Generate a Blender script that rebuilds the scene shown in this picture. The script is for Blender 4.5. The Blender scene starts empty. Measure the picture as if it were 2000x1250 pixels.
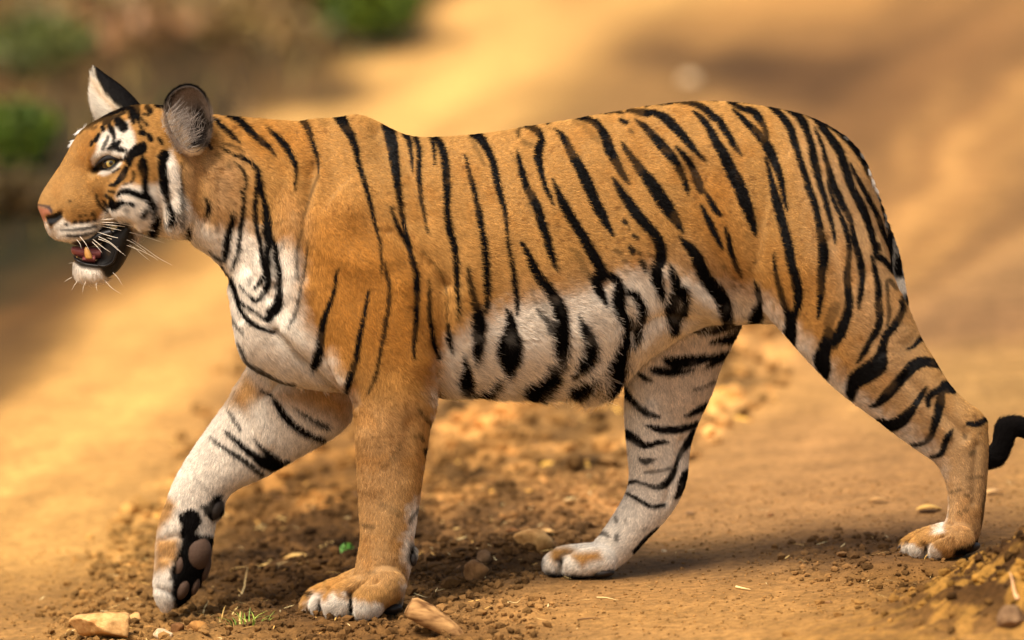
import bpy, bmesh, math, random
import numpy as np
from mathutils import Vector
from mathutils.kdtree import KDTree

# ------------------------------------------------------------------ camera, sky, sun, exposure
D = 18.0                      # camera distance to the tiger's plane, metres
PITCH = math.radians(7.0)
PXM = 1040.0                  # photograph pixels per metre at the tiger
F = D * PXM
cp, sp = math.cos(PITCH), math.sin(PITCH)
FW = np.array([0, cp, -sp]); UP = np.array([0, sp, cp]); RT = np.array([1.0, 0, 0])
Z0 = (1200 - 625) / PXM / cp
CAM = np.array([0, 0, Z0]) - D * FW
scene = bpy.context.scene
cd = bpy.data.cameras.new('camera'); cam = bpy.data.objects.new('camera', cd)
scene.collection.objects.link(cam); scene.camera = cam
cam.location = CAM; cam.rotation_euler = (math.pi / 2 - PITCH, 0, 0)
cd.sensor_width = 36.0; cd.lens = 36.0 * F / 2000.0
cd.clip_start = 0.5; cd.clip_end = 2000
cd.dof.use_dof = True; cd.dof.focus_distance = D - 0.12; cd.dof.aperture_fstop = cd.lens / 1000 / 0.15

SUN_DIR = np.array([-0.38, -0.52, 1.05]); SUN_DIR /= np.linalg.norm(SUN_DIR)
w = bpy.data.worlds.new('World'); scene.world = w; w.use_nodes = True
nt = w.node_tree; nt.nodes.clear()
sky = nt.nodes.new('ShaderNodeTexSky'); sky.sky_type = 'NISHITA'; sky.sun_disc = False
sky.sun_elevation = math.asin(SUN_DIR[2]); sky.sun_rotation = math.atan2(SUN_DIR[0], SUN_DIR[1])
sky.dust_density = 4.0; sky.air_density = 1.0; sky.ozone_density = 0.6
bg = nt.nodes.new('ShaderNodeBackground'); bg.inputs[1].default_value = 0.15
ow = nt.nodes.new('ShaderNodeOutputWorld')
hz = nt.nodes.new('ShaderNodeVectorMath'); hz.operation = 'MULTIPLY'; hz.inputs[1].default_value = (1.12, 1.0, 0.84)   # dusty air
nt.links.new(sky.outputs[0], hz.inputs[0]); nt.links.new(hz.outputs[0], bg.inputs[0]); nt.links.new(bg.outputs[0], ow.inputs[0])
sl = bpy.data.lights.new('sun', 'SUN'); so = bpy.data.objects.new('sun', sl)
scene.collection.objects.link(so)
sl.energy = 3.5; sl.angle = math.radians(20); sl.color = (1.0, 0.91, 0.79)
so.rotation_euler = Vector(SUN_DIR).to_track_quat('Z', 'Y').to_euler(); so.location = (-4, -5, 8)
vs = scene.view_settings
scene.display_settings.display_device = 'sRGB'
vs.view_transform = 'Standard'; vs.look = 'None'; vs.gamma = 1.0; vs.exposure = 0.52
vs.use_curve_mapping = False
scene.cycles.max_bounces = 5; scene.cycles.diffuse_bounces = 3
scene.cycles.use_denoising = True
try:
    scene.cycles_curves.shape = 'RIBBONS'
except Exception:
    pass

random.seed(7); rng = np.random.default_rng(7)
C = scene.collection

# ------------------------------------------------------------------ helpers
def W(u, v, y):
    """point of the place seen at photograph pixel (u, v) and lying at depth y (metres)"""
    u = np.asarray(u, float); v = np.asarray(v, float); y = np.asarray(y, float)
    dx = (u - 1000) / F; dz = (625 - v) / F
    dy = cp + dz * sp; dzz = -sp + dz * cp
    t = (y - CAM[1]) / dy
    return np.stack([t * dx + 0 * y, y + 0 * t, CAM[2] + t * dzz], -1)

def UV(P):
    """photograph pixel of world points"""
    q = P - CAM
    d = q @ FW
    return 1000 + F * (q @ RT) / d, 625 - F * (q @ UP) / d

def hash2(ix, iy, s):
    h = (ix.astype(np.int64) * 374761393 + iy.astype(np.int64) * 668265263 + s * 1442695041) & 0x7fffffff
    h = ((h ^ (h >> 13)) * 1274126177) & 0x7fffffff
    return ((h ^ (h >> 16)) & 0xffff) / 65535.0

def vnoise(x, y, s=0):
    ix = np.floor(x); iy = np.floor(y); fx = x - ix; fy = y - iy
    fx = fx * fx * (3 - 2 * fx); fy = fy * fy * (3 - 2 * fy)
    a = hash2(ix, iy, s); b = hash2(ix + 1, iy, s); c = hash2(ix, iy + 1, s); d = hash2(ix + 1, iy + 1, s)
    return (a * (1 - fx) + b * fx) * (1 - fy) + (c * (1 - fx) + d * fx) * fy

def fbm(x, y, s=0, o=4):
    r = 0; a = 0.5; t = 0
    for k in range(o):
        r = r + a * vnoise(x * 2 ** k + 17.3 * k, y * 2 ** k - 9.1 * k, s + k); t += a; a *= 0.5
    return r / t

def smooth(a, b, x):
    t = np.clip((x - a) / (b - a), 0, 1)
    return t * t * (3 - 2 * t)

def lin(r, g, b):
    f = lambda c: (c / 255 / 12.92) if c / 255 <= 0.04045 else ((c / 255 + 0.055) / 1.055) ** 2.4
    return np.array([f(r), f(g), f(b)])

def mix(a, b, t):
    t = np.asarray(t)[..., None]
    return a * (1 - t) + b * t

def mesh_from(name, V, Fc, mat=None, cols=None, smooth_shade=True):
    me = bpy.data.meshes.new(name)
    V = np.asarray(V, np.float32)
    if isinstance(Fc, np.ndarray):
        k = Fc.shape[1]; n = len(Fc)
        me.vertices.add(len(V)); me.vertices.foreach_set('co', V.ravel())
        me.loops.add(n * k); me.loops.foreach_set('vertex_index', Fc.astype(np.int32).ravel())
        me.polygons.add(n)
        me.polygons.foreach_set('loop_start', np.arange(0, n * k, k, dtype=np.int32))
        me.update(calc_edges=True); me.validate()
    else:
        me.from_pydata([tuple(map(float, v)) for v in V], [], Fc)
    me.polygons.foreach_set('use_smooth', np.full(len(me.polygons), smooth_shade))
    if cols is not None:
        at = me.attributes.new('tint', 'FLOAT_COLOR', 'POINT')
        c4 = np.ones((len(V), 4), np.float32); c4[:, :3] = cols
        at.data.foreach_set('color', c4.ravel())
    if mat: me.materials.append(mat)
    return me

def link(name, me, parent=None):
    o = bpy.data.objects.new(name, me); C.objects.link(o)
    if parent is not None:
        o.parent = parent
        o.location = -world_loc(parent)
    return o

def world_loc(o):
    v = Vector(o.location)
    while o.parent is not None:
        o = o.parent; v += o.location
    return v

def tag(o, label=None, cat=None, group=None, kind=None):
    for k, x in (('label', label), ('category', cat), ('group', group), ('kind', kind)):
        if x: o[k] = x
    return o

def empty(name, loc, label, cat, group=None):
    o = bpy.data.objects.new(name, None); C.objects.link(o); o.location = loc
    o.empty_display_size = 0.05
    return tag(o, label, cat, group)

def material(name, rough=0.9, spec=0.2, color=None, attr=None, build=None):
    m = bpy.data.materials.new(name); m.use_nodes = True
    n = m.node_tree.nodes; l = m.node_tree.links
    b = n['Principled BSDF']
    b.inputs['Roughness'].default_value = rough
    b.inputs['Specular IOR Level'].default_value = spec
    if color is not None: b.inputs['Base Color'].default_value = (*color, 1)
    if attr:
        a = n.new('ShaderNodeAttribute'); a.attribute_name = attr
        l.new(a.outputs['Color'], b.inputs['Base Color'])
    if build: build(n, l, b)
    return m

def catmull(P, k):
    P = np.asarray(P, float)
    if len(P) < 3 or k < 2:
        return P
    Q = np.vstack([2 * P[0] - P[1], P, 2 * P[-1] - P[-2]])
    out = []
    for i in range(1, len(Q) - 2):
        a, b, c, d = Q[i - 1], Q[i], Q[i + 1], Q[i + 2]
        for j in range(k):
            t = j / k
            out.append(0.5 * ((2 * b) + (c - a) * t + (2 * a - 5 * b + 4 * c - d) * t * t + (3 * b - a - 3 * c + d) * t ** 3))
    out.append(P[-1])
    return np.array(out)
STRIPES_AND_SHADE = """
# C ox oy ; stroke: layer alpha x,y,w ...
C 400 200
N 1 80,160,30 170,240,45 260,320,40 345,400,12
N 1 190,130,20 290,155,55 400,240,60 500,340,60 600,420,50 690,515,14
N 1 590,235,15 660,300,35 740,370,55 810,470,60 860,560,50 890,660,35 885,750,28 870,860,8
N 1 860,150,20 950,190,50 1010,270,55 1040,370,40 1075,480,38 1105,580,22 1110,690,10
N .5 1110,710,20 1060,830,18 1000,1010,20 950,1180,20
N 1 1230,140,20 1300,140,90 1370,240,80 1430,340,65 1470,450,55 1490,560,40 1530,700,45 1580,860,40 1620,1020,35 1650,1150,30 1680,1250,25 1710,1380,20 1725,1550,18 1720,1680,8
N .7 170,400,15 290,430,22 380,480,12
N 1 150,440,15 260,500,25 380,545,35 450,590,35 510,660,45 520,740,60 530,840,70
N 1 515,830,50 500,880,40 490,980,40 490,1110,45 510,1250,40 545,1380,35 560,1530,40 590,1640,40 560,1720,40 480,1820,20
N 1 545,840,40 575,960,50 600,1100,70 610,1250,90 620,1350,70 610,1500,50 620,1650,45 610,1790,60 550,1890,45 490,1930,40 430,1880,15 340,1780,12
N 1 640,1310,40 690,1400,50 700,1520,50 730,1650,50 735,1770,45 730,1890,60 700,1990,100 640,2070,80 610,2130,40 540,2080,20 470,2030,22 390,1980,22 330,1900,18 300,1840,15
N .8 700,1690,20 690,1810,30
N .5 600,1250,120 660,1500,100 680,1670,60
N .95 280,580,10 340,630,25 390,700,32 400,780,30 395,850,25
N 1 350,850,20 375,920,30 370,1040,35 360,1150,35 350,1250,40 335,1360,40 320,1470,35 290,1570,25 265,1630,10
N 1 275,1070,25 265,1150,50 235,1250,60 215,1350,60 205,1450,65 180,1530,35 100,1490,12 40,1430,8
N 1 0,930,20 35,970,32 40,1050,35 15,1110,20
N 1 30,400,50 60,450,30
N .5 115,510,35 145,530,35
N .5 225,595,30 240,625,30
N .25 1130,180,45 1170,220,40
C 400 450
N 1 150,330,20 200,410,35 270,510,50 300,600,40 320,690,35 360,790,40 430,880,40 520,940,40 600,965,40 670,1000,25
N .8 190,680,12 240,790,15 300,910,18 380,1010,14
N .5 460,450,20 430,500,30 440,530,25
N .7 940,0,20 910,130,25 890,280,25 900,400,20 915,500,16
N .8 1010,100,14 990,300,20 960,470,22 930,600,25 910,700,30 890,800,28 850,880,25 800,950,12
N .5 770,60,15 740,210,12
N 1 1310,370,12 1280,440,22 1270,560,30 1240,660,35 1190,790,50 1150,920,60 1130,1050,75 1120,1150,80 1100,1230,80 1070,1310,70 1050,1370,20
N 1 1610,570,12 1590,650,25 1560,800,32 1530,940,40 1510,1040,45 1490,1150,50 1480,1250,50 1450,1330,55 1420,1430,60 1390,1530,60 1360,1620,20
N .9 1760,310,14 1770,420,28 1800,530,35 1800,640,35 1790,770,38 1765,900,42 1745,1030,38 1720,1150,28 1700,1270,26 1670,1390,24 1640,1490,24 1600,1590,12
C 400 600
N .9 320,330,12 370,440,22 410,530,28 480,580,35 560,630,40 640,680,40 720,725,45 790,745,40 860,740,15
F .5 960,720,15 1000,720,20
C 700 450
N 1 310,-230,15 350,-120,30 400,0,35 470,120,40 520,270,45 560,420,55 570,560,55 565,700,50 560,850,45 550,1000,42 540,1130,30 545,1250,20
N .6 600,190,8 700,280,10 790,390,14 840,510,14 865,640,14 870,780,12 870,900,15
N 1 880,920,25 890,1060,45 915,1170,25 920,1200,10
N 1 685,470,10 690,580,25 690,700,32 695,830,38 715,970,40 740,1120,40 790,1240,50
N 1 1075,340,10 1080,440,40 1100,560,55 1120,680,55 1160,810,90 1165,930,135 1165,1050,110 1155,1150,95 1150,1240,55 1145,1302,12
N 1 1590,120,30 1640,210,50 1690,320,75 1740,420,80 1810,520,95 1880,620,100 1940,720,115 1975,820,125 1985,950,130 1980,1050,140 1975,1150,155 1970,1220,120 1975,1290,80 1970,1350,30
N .35 1700,550,30 1720,700,35 1790,700,60 1830,780,60
N .9 1740,770,20 1790,830,35 1850,890,55 1890,970,90
N 1 1440,760,12 1470,830,60 1485,920,95 1480,1020,150 1470,1120,220 1465,1210,220 1470,1290,150 1460,1370,80 1450,1410,40
N 1 1030,1200,20 1040,1290,50 1050,1370,80 1040,1450,130 1040,1520,120 1040,1560,50
C 700 200
N 1 210,180,20 270,240,80 320,370,100 345,540,85 365,700,75 385,860,60 405,1000,45 440,1180,40 460,1250,35 490,1340,25 530,1430,8
N 1 370,260,15 440,300,45 490,380,45 510,480,32 520,570,22 525,670,8
N 1 510,300,12 560,370,45 590,480,45 590,600,40 590,740,42 605,860,38 610,960,35 635,1060,30 650,1160,25 670,1250,16 680,1275,8
N 1 640,320,25 700,330,45 725,420,35 738,520,25 740,620,8
N 1 740,340,30 790,400,60 830,510,65 850,640,68 860,780,68 860,900,60 860,1010,50 865,1120,58 890,1250,60 930,1400,60 950,1550,55 960,1680,50 965,1820,42 975,1950,32 975,2050,25 965,2130,10
N 1 1035,510,15 1060,610,30 1095,740,38 1130,880,42 1155,1000,45 1180,1110,60 1200,1250,50 1225,1380,60 1240,1580,60 1245,1730,58 1250,1870,60 1245,1990,55 1220,2050,20
N 1 900,300,12 1050,290,40 1120,300,90 1200,370,75 1260,470,65 1310,590,60 1340,720,62 1370,860,55 1400,970,45 1430,1070,40 1440,1160,32 1450,1250,25 1455,1370,28 1480,1490,32 1505,1630,42 1520,1770,48 1540,1890,45 1545,1990,40 1550,2080,10
N .4 1080,340,30 1140,430,30 1200,550,30 1230,620,20
N 1 1420,235,15 1530,225,20 1600,230,45 1690,250,55 1760,300,60 1785,370,55 1760,450,80 1750,540,70 1770,640,60 1795,740,48 1830,840,42 1870,920,35 1900,1000,12
N .75 1560,240,25 1555,280,30 1560,340,15
N .4 1600,380,40 1680,420,40
N 1 1600,205,20 1700,185,30 1790,185,35 1840,210,25
N 1 1780,180,20 1900,150,20 2000,138,15
N 1 1550,480,18 1570,580,40 1600,700,55 1640,830,60 1700,940,75 1750,1040,75 1780,1150,75 1810,1250,75 1850,1370,70 1875,1470,65 1905,1570,40 1940,1650,10
N .35 1500,500,20 1530,590,20
N .3 1650,980,40 1700,1100,40
C 1000 180
N 1 410,360,15 480,420,50 540,520,65 600,640,80 660,740,90 720,870,100 770,980,95 820,1100,95 870,1190,90 920,1290,65 960,1350,40 985,1410,15
N 1 520,258,15 620,250,30 730,270,45 820,310,60 870,370,70 910,450,85 950,560,90 1000,660,80 1050,750,60 1100,840,50 1145,895,12
N .35 600,280,50 680,310,60 760,400,50 850,470,60
N 1 790,210,10 900,205,20 1000,185,40 1100,155,20
N 1 1000,200,18 1080,210,15
N 1 1110,185,20 1200,190,40 1300,200,50 1400,210,55 1490,250,75 1570,330,85 1640,400,75 1700,470,70 1760,540,55 1820,610,35 1885,675,12
N 1 1200,205,30 1330,235,20
N 1 1200,270,15 1280,330,55 1360,410,70 1440,500,85 1520,590,85 1590,680,75 1640,780,60 1680,870,50 1705,940,40 1710,1000,10
N 1 1050,270,30 1110,300,42
N .7 1150,375,30 1180,395,25
N 1 1060,480,15 1110,560,45 1180,660,65 1260,770,85 1340,870,105 1410,970,115 1480,1080,120 1560,1200,100 1620,1290,60 1665,1370,20
N 1 980,830,15 1020,900,50 1080,1000,70 1150,1100,90 1220,1200,95 1290,1280,90 1360,1350,85 1420,1440,90 1445,1530,100 1445,1630,110 1410,1720,115 1410,1820,115 1440,1920,90 1465,1980,60 1475,2045,15
N 1 1600,540,20 1660,600,45 1720,680,55 1780,780,65 1810,870,80 1840,950,70 1880,980,30 1930,1050,50 1980,1140,55 2030,1200,30
N 1 1840,1100,20 1890,1200,50 1940,1300,60 1990,1410,50 2030,1480,40 2055,1535,15
N 1 390,850,20 430,940,45 480,1060,65 500,1100,80 570,1230,85 650,1350,85 720,1470,90 780,1580,95 840,1690,100 870,1780,120
N 1 810,1820,80 830,1900,90 870,1980,70 910,2060,35 930,2095,10
N 1 930,1780,50 1000,1820,70 1040,1890,85 1040,2000,115 1040,2100,120 1080,2190,110 1130,2260,110 1150,2330,60
N 1 1100,1950,50 1180,1960,60 1230,2030,80 1260,2110,90 1250,2210,80 1235,2320,75 1220,2400,50 1190,2490,12
N 1 1590,100,10 1700,110,30 1800,130,50 1900,180,60 1960,240,65 2010,270,65 2070,360,60 2130,460,60 2180,540,45 2240,620,15
N 1 1760,185,15 1830,240,45 1890,310,60 1940,390,70 1960,430,70 2010,520,80 2070,620,95 2120,730,100 2170,830,110 2220,930,110 2260,1040,110 2300,1150,95 2340,1260,70 2365,1340,50 2375,1400,15
N 1 1290,147,15 1370,115,25 1500,100,50 1640,80,40 1760,60,35 1880,55,25 2000,65,22 2150,85,30 2300,100,25 2450,115,20 2600,140,20
N 1 1300,130,10 1360,100,20 1480,80,10
N 1 1850,72,15 1980,90,10
C 850 580
N 1 1855,320,80 1850,430,90 1810,520,130 1790,610,165 1740,700,180 1720,780,150 1710,870,60
N 1 1400,190,15 1420,260,50 1460,340,90 1510,430,110 1510,520,120 1470,600,120 1410,680,90 1340,750,50
N 1 350,945,30 420,920,60 500,890,60 570,840,60 600,780,40
N 1 870,900,80 950,880,110 1040,830,130 1120,780,130 1140,720,110 1120,660,60
N 1 1310,880,60 1400,860,90 1490,820,90 1540,760,60
C 1050 400
N 1 1290,600,30 1320,680,70 1350,770,90 1350,870,95 1320,960,110 1300,1040,120 1320,1130,115 1330,1210,80 1330,1260,20
N 1 1420,800,30 1440,870,70 1440,960,70 1410,1040,80 1360,1110,80
N 1 1380,310,15 1440,380,60 1510,450,100 1570,560,110 1620,680,120 1690,780,130 1770,880,130 1820,980,120 1830,1080,120 1840,1150,100
N .4 330,440,40 400,500,60 440,600,70 480,700,60
N .9 510,680,40 530,730,60
N .95 840,160,40 860,180,35
N .5 890,210,20 890,250,20
N .95 935,300,25 965,325,35
N .95 900,410,35 925,450,60
N .9 985,470,25 995,478,28
N .5 760,440,35 800,470,40
N .45 840,550,35 860,560,30
N .4 850,650,25 875,660,25
N .95 1000,550,35 1030,590,50 1055,650,25
N .5 1080,480,25 1095,492,25
C 1400 400
N 1 370,740,15 400,830,45 415,930,55 400,1020,80 380,1090,115 350,1130,100
N 1 80,230,25 110,320,45 130,430,50 160,520,40 200,620,40 235,700,15
N 1 550,470,12 560,580,25 580,700,40 620,850,45 660,980,50 700,1080,70 720,1150,100
N .5 60,600,30 80,625,30
N .5 150,715,35 165,725,30
N .6 160,790,30 170,800,28
N .6 240,780,25 250,788,20
N .5 315,615,20 325,630,22
N .5 365,555,25 378,565,22
C 1380 180
N 1 180,90,10 260,125,35 350,165,45 440,185,60 500,240,70 540,310,55 575,380,40 590,440,30
N 1 250,165,15 320,230,40 400,310,55 470,380,65 540,460,80 600,550,85 650,650,75 690,750,65 720,850,55 740,950,45 760,1050,35 790,1160,12
N 1 575,640,20 610,780,40 640,900,55 670,1020,70 690,1100,85 730,1250,82 770,1400,82 800,1530,85 820,1660,85 860,1800,85 885,1930,85 890,2030,75 875,2120,65 835,2200,75 815,2280,110 815,2350,110 830,2400,80 850,2480,30
N 1 580,135,15 680,190,50 750,260,65 810,350,70 850,470,65 890,600,55 930,720,55 970,840,55 1000,950,65 1050,1080,60 1090,1250,60 1110,1400,70 1135,1530,85 1135,1640,90 1120,1760,75 1115,1900,65 1105,2020,55 1095,2130,35 1085,2220,12
N 1 700,145,15 800,175,45 880,230,65 940,300,75 980,400,60 1020,520,60 1040,640,75 1070,760,70 1100,880,55 1150,1030,50 1190,1180,45 1230,1320,35 1250,1420,25 1255,1480,8
N 1 1040,330,12 1090,430,28 1130,540,35 1160,650,40 1200,790,55 1240,910,60 1290,1020,60 1330,1110,55 1390,1220,50 1420,1330,40 1440,1430,50 1470,1550,60 1500,1660,65 1515,1770,60 1510,1880,55 1500,1980,45 1485,2060,30 1490,2120,10
N 1 1170,850,12 1200,950,25 1230,1040,30 1260,1110,35 1300,1190,35 1345,1300,45 1375,1410,45 1390,1530,45 1380,1660,50 1370,1790,60 1380,1920,60 1390,2040,70 1370,2160,85 1340,2250,90 1300,2350,100 1270,2400,90 1240,2450,60
N .5 1250,2100,90 1190,2250,90
N .85 1185,2330,80 1180,2400,110
N 1 1160,2440,110 1140,2530,130 1120,2610,150 1150,2690,110 1160,2750,60 1180,2790,15
N .8 1230,2380,110 1240,2460,80
N 1 890,180,20 970,215,35 1050,260,45 1120,330,65 1170,400,65 1230,480,75 1290,570,75 1330,680,75 1370,790,75 1400,890,70 1440,980,65 1490,1070,80 1540,1180,70 1590,1330,55 1620,1430,55 1645,1530,50 1665,1620,40 1700,1610,50
N 1 1675,1610,45 1720,1630,55 1770,1690,45 1820,1750,40 1860,1800,30 1920,1880,20
N .9 1675,1470,20 1690,1540,25
N 1 1100,250,15 1180,300,50 1250,350,60 1300,410,40 1360,470,35 1430,540,50 1490,610,55 1540,700,45 1575,800,30
N 1 1300,370,15 1370,440,25 1450,530,30 1520,620,30 1600,740,30 1680,880,55 1720,980,55 1760,1080,50 1800,1190,50 1820,1250,40
N 1 1400,690,15 1450,800,30 1500,890,38 1560,1000,40 1610,1100,45 1670,1210,45 1710,1330,45 1750,1430,35 1800,1540,35 1820,1620,25 1870,1760,20 1920,1880,20
N .5 1580,830,12 1650,960,12 1720,1100,12
C 1400 400
N 1 1650,0,60 1690,130,90 1740,260,100 1770,380,110 1775,500,110 1775,600,70 1780,640,20
N 1 1840,780,40 1860,860,50 1880,940,15
N 1 1510,500,20 1535,620,45 1560,740,50 1575,860,60 1580,980,65 1590,1080,65 1580,1170,65 1545,1250,60 1490,1330,50 1450,1410,50 1410,1480,45 1360,1550,12
N .75 1655,800,25 1660,740,30 1690,730,25 1730,790,30 1760,830,12
N .85 1660,800,28 1665,900,25 1680,1010,35 1680,1100,30 1655,1190,15
N 1 1810,880,20 1800,950,45 1815,1000,60 1785,1080,60 1730,1180,65 1650,1270,70 1620,1370,70 1600,1480,110 1560,1570,170 1460,1640,170 1370,1690,160 1320,1760,120 1310,1840,90 1330,1900,20
N 1 1810,880,20 1860,950,25 1910,1020,20 1950,1100,10
C 1480 600
N 1 1640,300,50 1600,290,50 1560,335,40 1520,380,30 1460,410,15
N 1 1800,590,40 1720,545,75 1620,530,90 1520,570,100 1450,640,100 1370,730,90 1290,820,90 1220,890,80 1150,950,50 1090,965,15
N 1 1640,780,20 1590,870,50 1530,960,60 1460,1050,90 1380,1120,110 1290,1150,100 1200,1110,50 1150,1095,20
N 1 1900,800,80 1850,770,120 1790,800,70 1700,840,60 1655,900,50 1660,960,40
N 1 1790,830,60 1780,920,80 1760,1010,80 1735,1110,70 1705,1200,60 1670,1280,50 1600,1330,35 1530,1340,30 1480,1330,10
C 1600 780
N 1 1300,300,20 1250,370,55 1220,440,55 1200,510,50 1150,550,35 1080,560,15
N 1 1450,235,40 1530,240,50 1600,210,50 1640,170,50 1630,150,40
N .6 1415,350,35 1430,375,30
N .5 1480,530,40 1510,515,40
N .4 1430,765,20 1520,765,25 1600,750,20
N .55 1290,905,20 1380,880,20
N .5 1430,930,28 1450,940,25
N .55 1360,1100,30 1380,1115,35
N .55 1420,1075,28 1440,1085,28
N .7 1205,1075,25 1215,1090,25
N .7 1660,760,12 1630,900,18 1600,1050,20 1590,1250,20
C 1180 580
H 1 860,320,40 950,310,100 1080,295,110 1200,275,100 1300,260,60 1400,285,40
H 1 1040,440,25 1150,420,60 1250,390,90 1330,340,80 1420,290,50
H 1 590,610,40 700,630,110 830,620,110 950,600,80 1080,580,55 1220,520,30
H 1 980,690,20 1090,630,40 1200,570,35
H 1 450,700,20 530,715,70 650,725,70 780,725,40 880,710,15
H 1 330,740,25 390,780,45 460,810,20
H .8 870,910,15 930,880,25 1000,860,12 1080,810,30
H 1 190,900,80 250,980,55 320,1050,55 390,1110,55 470,1150,45 540,1165,20
H 1 780,1160,15 860,1130,45 940,1090,55 1010,1050,55
C 1000 820
H 1 1310,50,15 1400,80,55 1500,95,65 1600,95,65 1700,70,60 1830,30,50
H 1 1070,110,80 1150,150,80 1220,200,75 1280,245,60 1360,240,45 1440,215,40 1530,215,15
H 1 1780,120,60 1710,230,60 1650,320,40 1610,410,35 1590,480,45 1550,560,60 1490,630,55 1420,655,50 1350,640,35 1250,610,20 1190,600,30 1100,615,45
H .9 1250,380,30 1310,405,55 1390,385,20
H .7 1300,510,20 1420,500,30 1560,465,25
H 1 1110,710,12 1190,750,35 1270,800,30 1370,845,40 1490,830,25
H 1 1720,480,30 1690,540,70 1670,630,90 1650,690,70 1600,750,40
H 1 1440,1050,30 1400,1090,50 1340,1150,60 1270,1220,60 1200,1280,40
H .7 1015,955,30 1025,985,30
H .5 1110,970,18 1110,985,20
H .75 860,1105,35 910,1105,35 945,1135,28
H .75 1025,1130,40 1025,1165,35
H .5 1290,1075,25 1310,1060,25
C 260 760
F 1 1240,10,12 1340,60,22 1410,150,48 1470,250,62 1540,320,62 1640,400,60 1740,450,50 1860,500,40
F .9 1560,180,15 1650,230,25 1750,300,38 1890,370,50
F .8 920,190,12 980,290,25 1050,400,25
F 1 900,410,20 980,480,42 1070,560,52 1170,640,65 1280,710,100 1360,745,90 1450,720,60 1520,700,30
F 1 1180,490,12 1260,570,32 1330,640,65 1400,690,60
F .95 750,460,12 830,530,25 930,600,32 1040,670,45 1140,740,50 1260,830,40
F .3 600,860,20 680,940,30 720,980,30
C 260 970
F 1 500,210,90 570,180,110 620,230,80 560,300,120 520,380,90 640,420,90 740,420,80
F 1 820,60,100 800,150,90
F .35 330,90,40 370,110,40
C 60 120
N 1 850,590,80 900,640,90
N 1 980,480,50 985,540,60 1000,600,25
N 1 1020,480,80 1040,540,50 1055,610,15
N 1 870,420,25 950,410,30 1040,430,25 1000,465,50 900,460,30 780,480,25 720,510,20
N 1 1120,400,40 1180,410,20
N 1 1130,455,50 1165,490,45
N .9 1105,515,25 1150,525,20
N 1 1220,415,60 1290,440,50
N 1 620,565,15 700,535,38 800,510,25 900,480,20
N .9 550,625,35 620,600,30 690,575,30 760,560,50 830,540,25 920,500,20
N .9 720,600,45 760,590,40
N .7 470,700,25 520,660,25 600,640,20
N .6 600,665,20 640,640,20
N 1 700,645,35 707,670,35
N 1 770,640,45 792,680,50 812,740,25 798,810,30 750,855,18
N .85 755,735,22 730,790,30 703,855,28
N 1 665,715,28 630,775,35
N 1 597,780,22 590,820,25
N 1 865,775,28 830,835,50 890,862,40 935,866,15
N .9 840,850,40 780,857,20
N 1 1105,800,35 1070,850,105 1010,885,85 980,925,60 960,965,60 966,1015,25
N 1 870,955,20 950,950,45
N .9 945,890,22 920,920,15
N 1 1065,630,22 1080,650,22
N 1 1070,695,45 1100,700,50
N 1 1150,720,38 1170,760,45
N 1 1245,755,30 1280,800,25
N .9 1078,550,12 1100,590,20 1130,620,32
N 1 1093,950,45 1088,1010,88 1105,1080,72 1110,1160,58 1110,1240,56 1120,1300,60 1160,1370,62 1190,1420,55 1190,1470,35 1160,1525,12
N 1 1270,925,60 1300,915,90 1290,970,80 1285,1050,75 1300,1150,85 1305,1220,78 1320,1300,50 1350,1390,40 1375,1480,60 1390,1550,60 1330,1585,20
N .8 1475,990,12 1465,1100,20 1470,1170,20 1470,1290,40 1475,1400,40 1470,1490,35 1475,1590,30 1490,1650,25
N 1 930,1040,40 900,1110,55 860,1160,45 820,1200,35 770,1210,18
N .9 865,1045,18 800,1085,16
N .9 990,1070,15 1010,1110,20 990,1160,30 970,1190,15
N .8 910,1200,20 935,1190,15
C 60 330
N 1 850,260,25 880,222,40 940,215,50 1010,235,50 1080,265,50 1130,280,40
N 1 795,330,60 812,370,60 870,332,50 920,330,25 970,335,30 1000,352,32
N .95 640,250,12 650,310,25 690,370,30 740,412,30
N .95 710,320,25 755,365,35
N .95 740,260,32 780,290,28
N .9 765,215,24 812,228,22
N .5 925,385,30 935,410,30
N .4 1030,430,22 1032,432,22
N 1 1130,390,40 1105,430,50 1085,470,28
N 1 1225,480,65 1190,560,80 1150,640,70 1140,690,90
N .8 1190,700,30 1195,710,20
N 1 1560,580,45 1540,650,60 1510,730,30 1500,790,10
N .85 345,545,20 350,546,20
N .9 425,520,28 440,518,28
N .9 485,520,28 500,518,28
N .9 550,508,28 562,504,28
N .9 615,497,28 625,493,28
N .85 290,598,10 420,592,22 560,577,22 640,560,18
N .85 355,650,16 450,652,24 540,642,22 620,612,18
N .7 470,462,18 490,460,18
N .7 530,455,16 540,453,16
N .8 605,438,42 615,450,35
N .7 378,318,20 386,312,20
C 560 980
N .85 170,890,30 230,900,45
N 1 310,1010,22 325,1080,32 350,1140,45
N .9 230,1130,30 300,1150,40
N 1 650,910,14 625,960,24 622,1030,30 645,1100,35 660,1130,40
N .5 760,230,30 850,250,25
N .35 800,680,30 860,690,25
N .7 1290,60,25 1220,150,30 1200,210,15
N .55 1270,400,60 1240,480,60 1260,560,60
N .3 930,30,60 1100,120,60
C 640 760
N .9 1060,25,45 1075,35,45
N .5 980,75,30 1000,80,25
N .75 885,190,12 960,290,28 1025,345,32
N .9 1045,180,20 1040,205,15
N .95 1000,570,20 975,600,75 960,620,50
N .7 920,480,30 925,500,25
N .45 860,460,40 900,450,40
N .6 965,710,20 950,750,18
N .3 700,560,40 640,680,50 540,760,40
C 980 980
H .75 560,620,20 590,590,22 600,560,15
H .6 400,560,25 390,620,20
C 1600 1000
N .6 760,300,25 790,290,25
N .45 850,300,30 870,290,25
N .85 1040,350,22 1050,380,18
N .5 1600,10,15 1580,200,15
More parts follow.
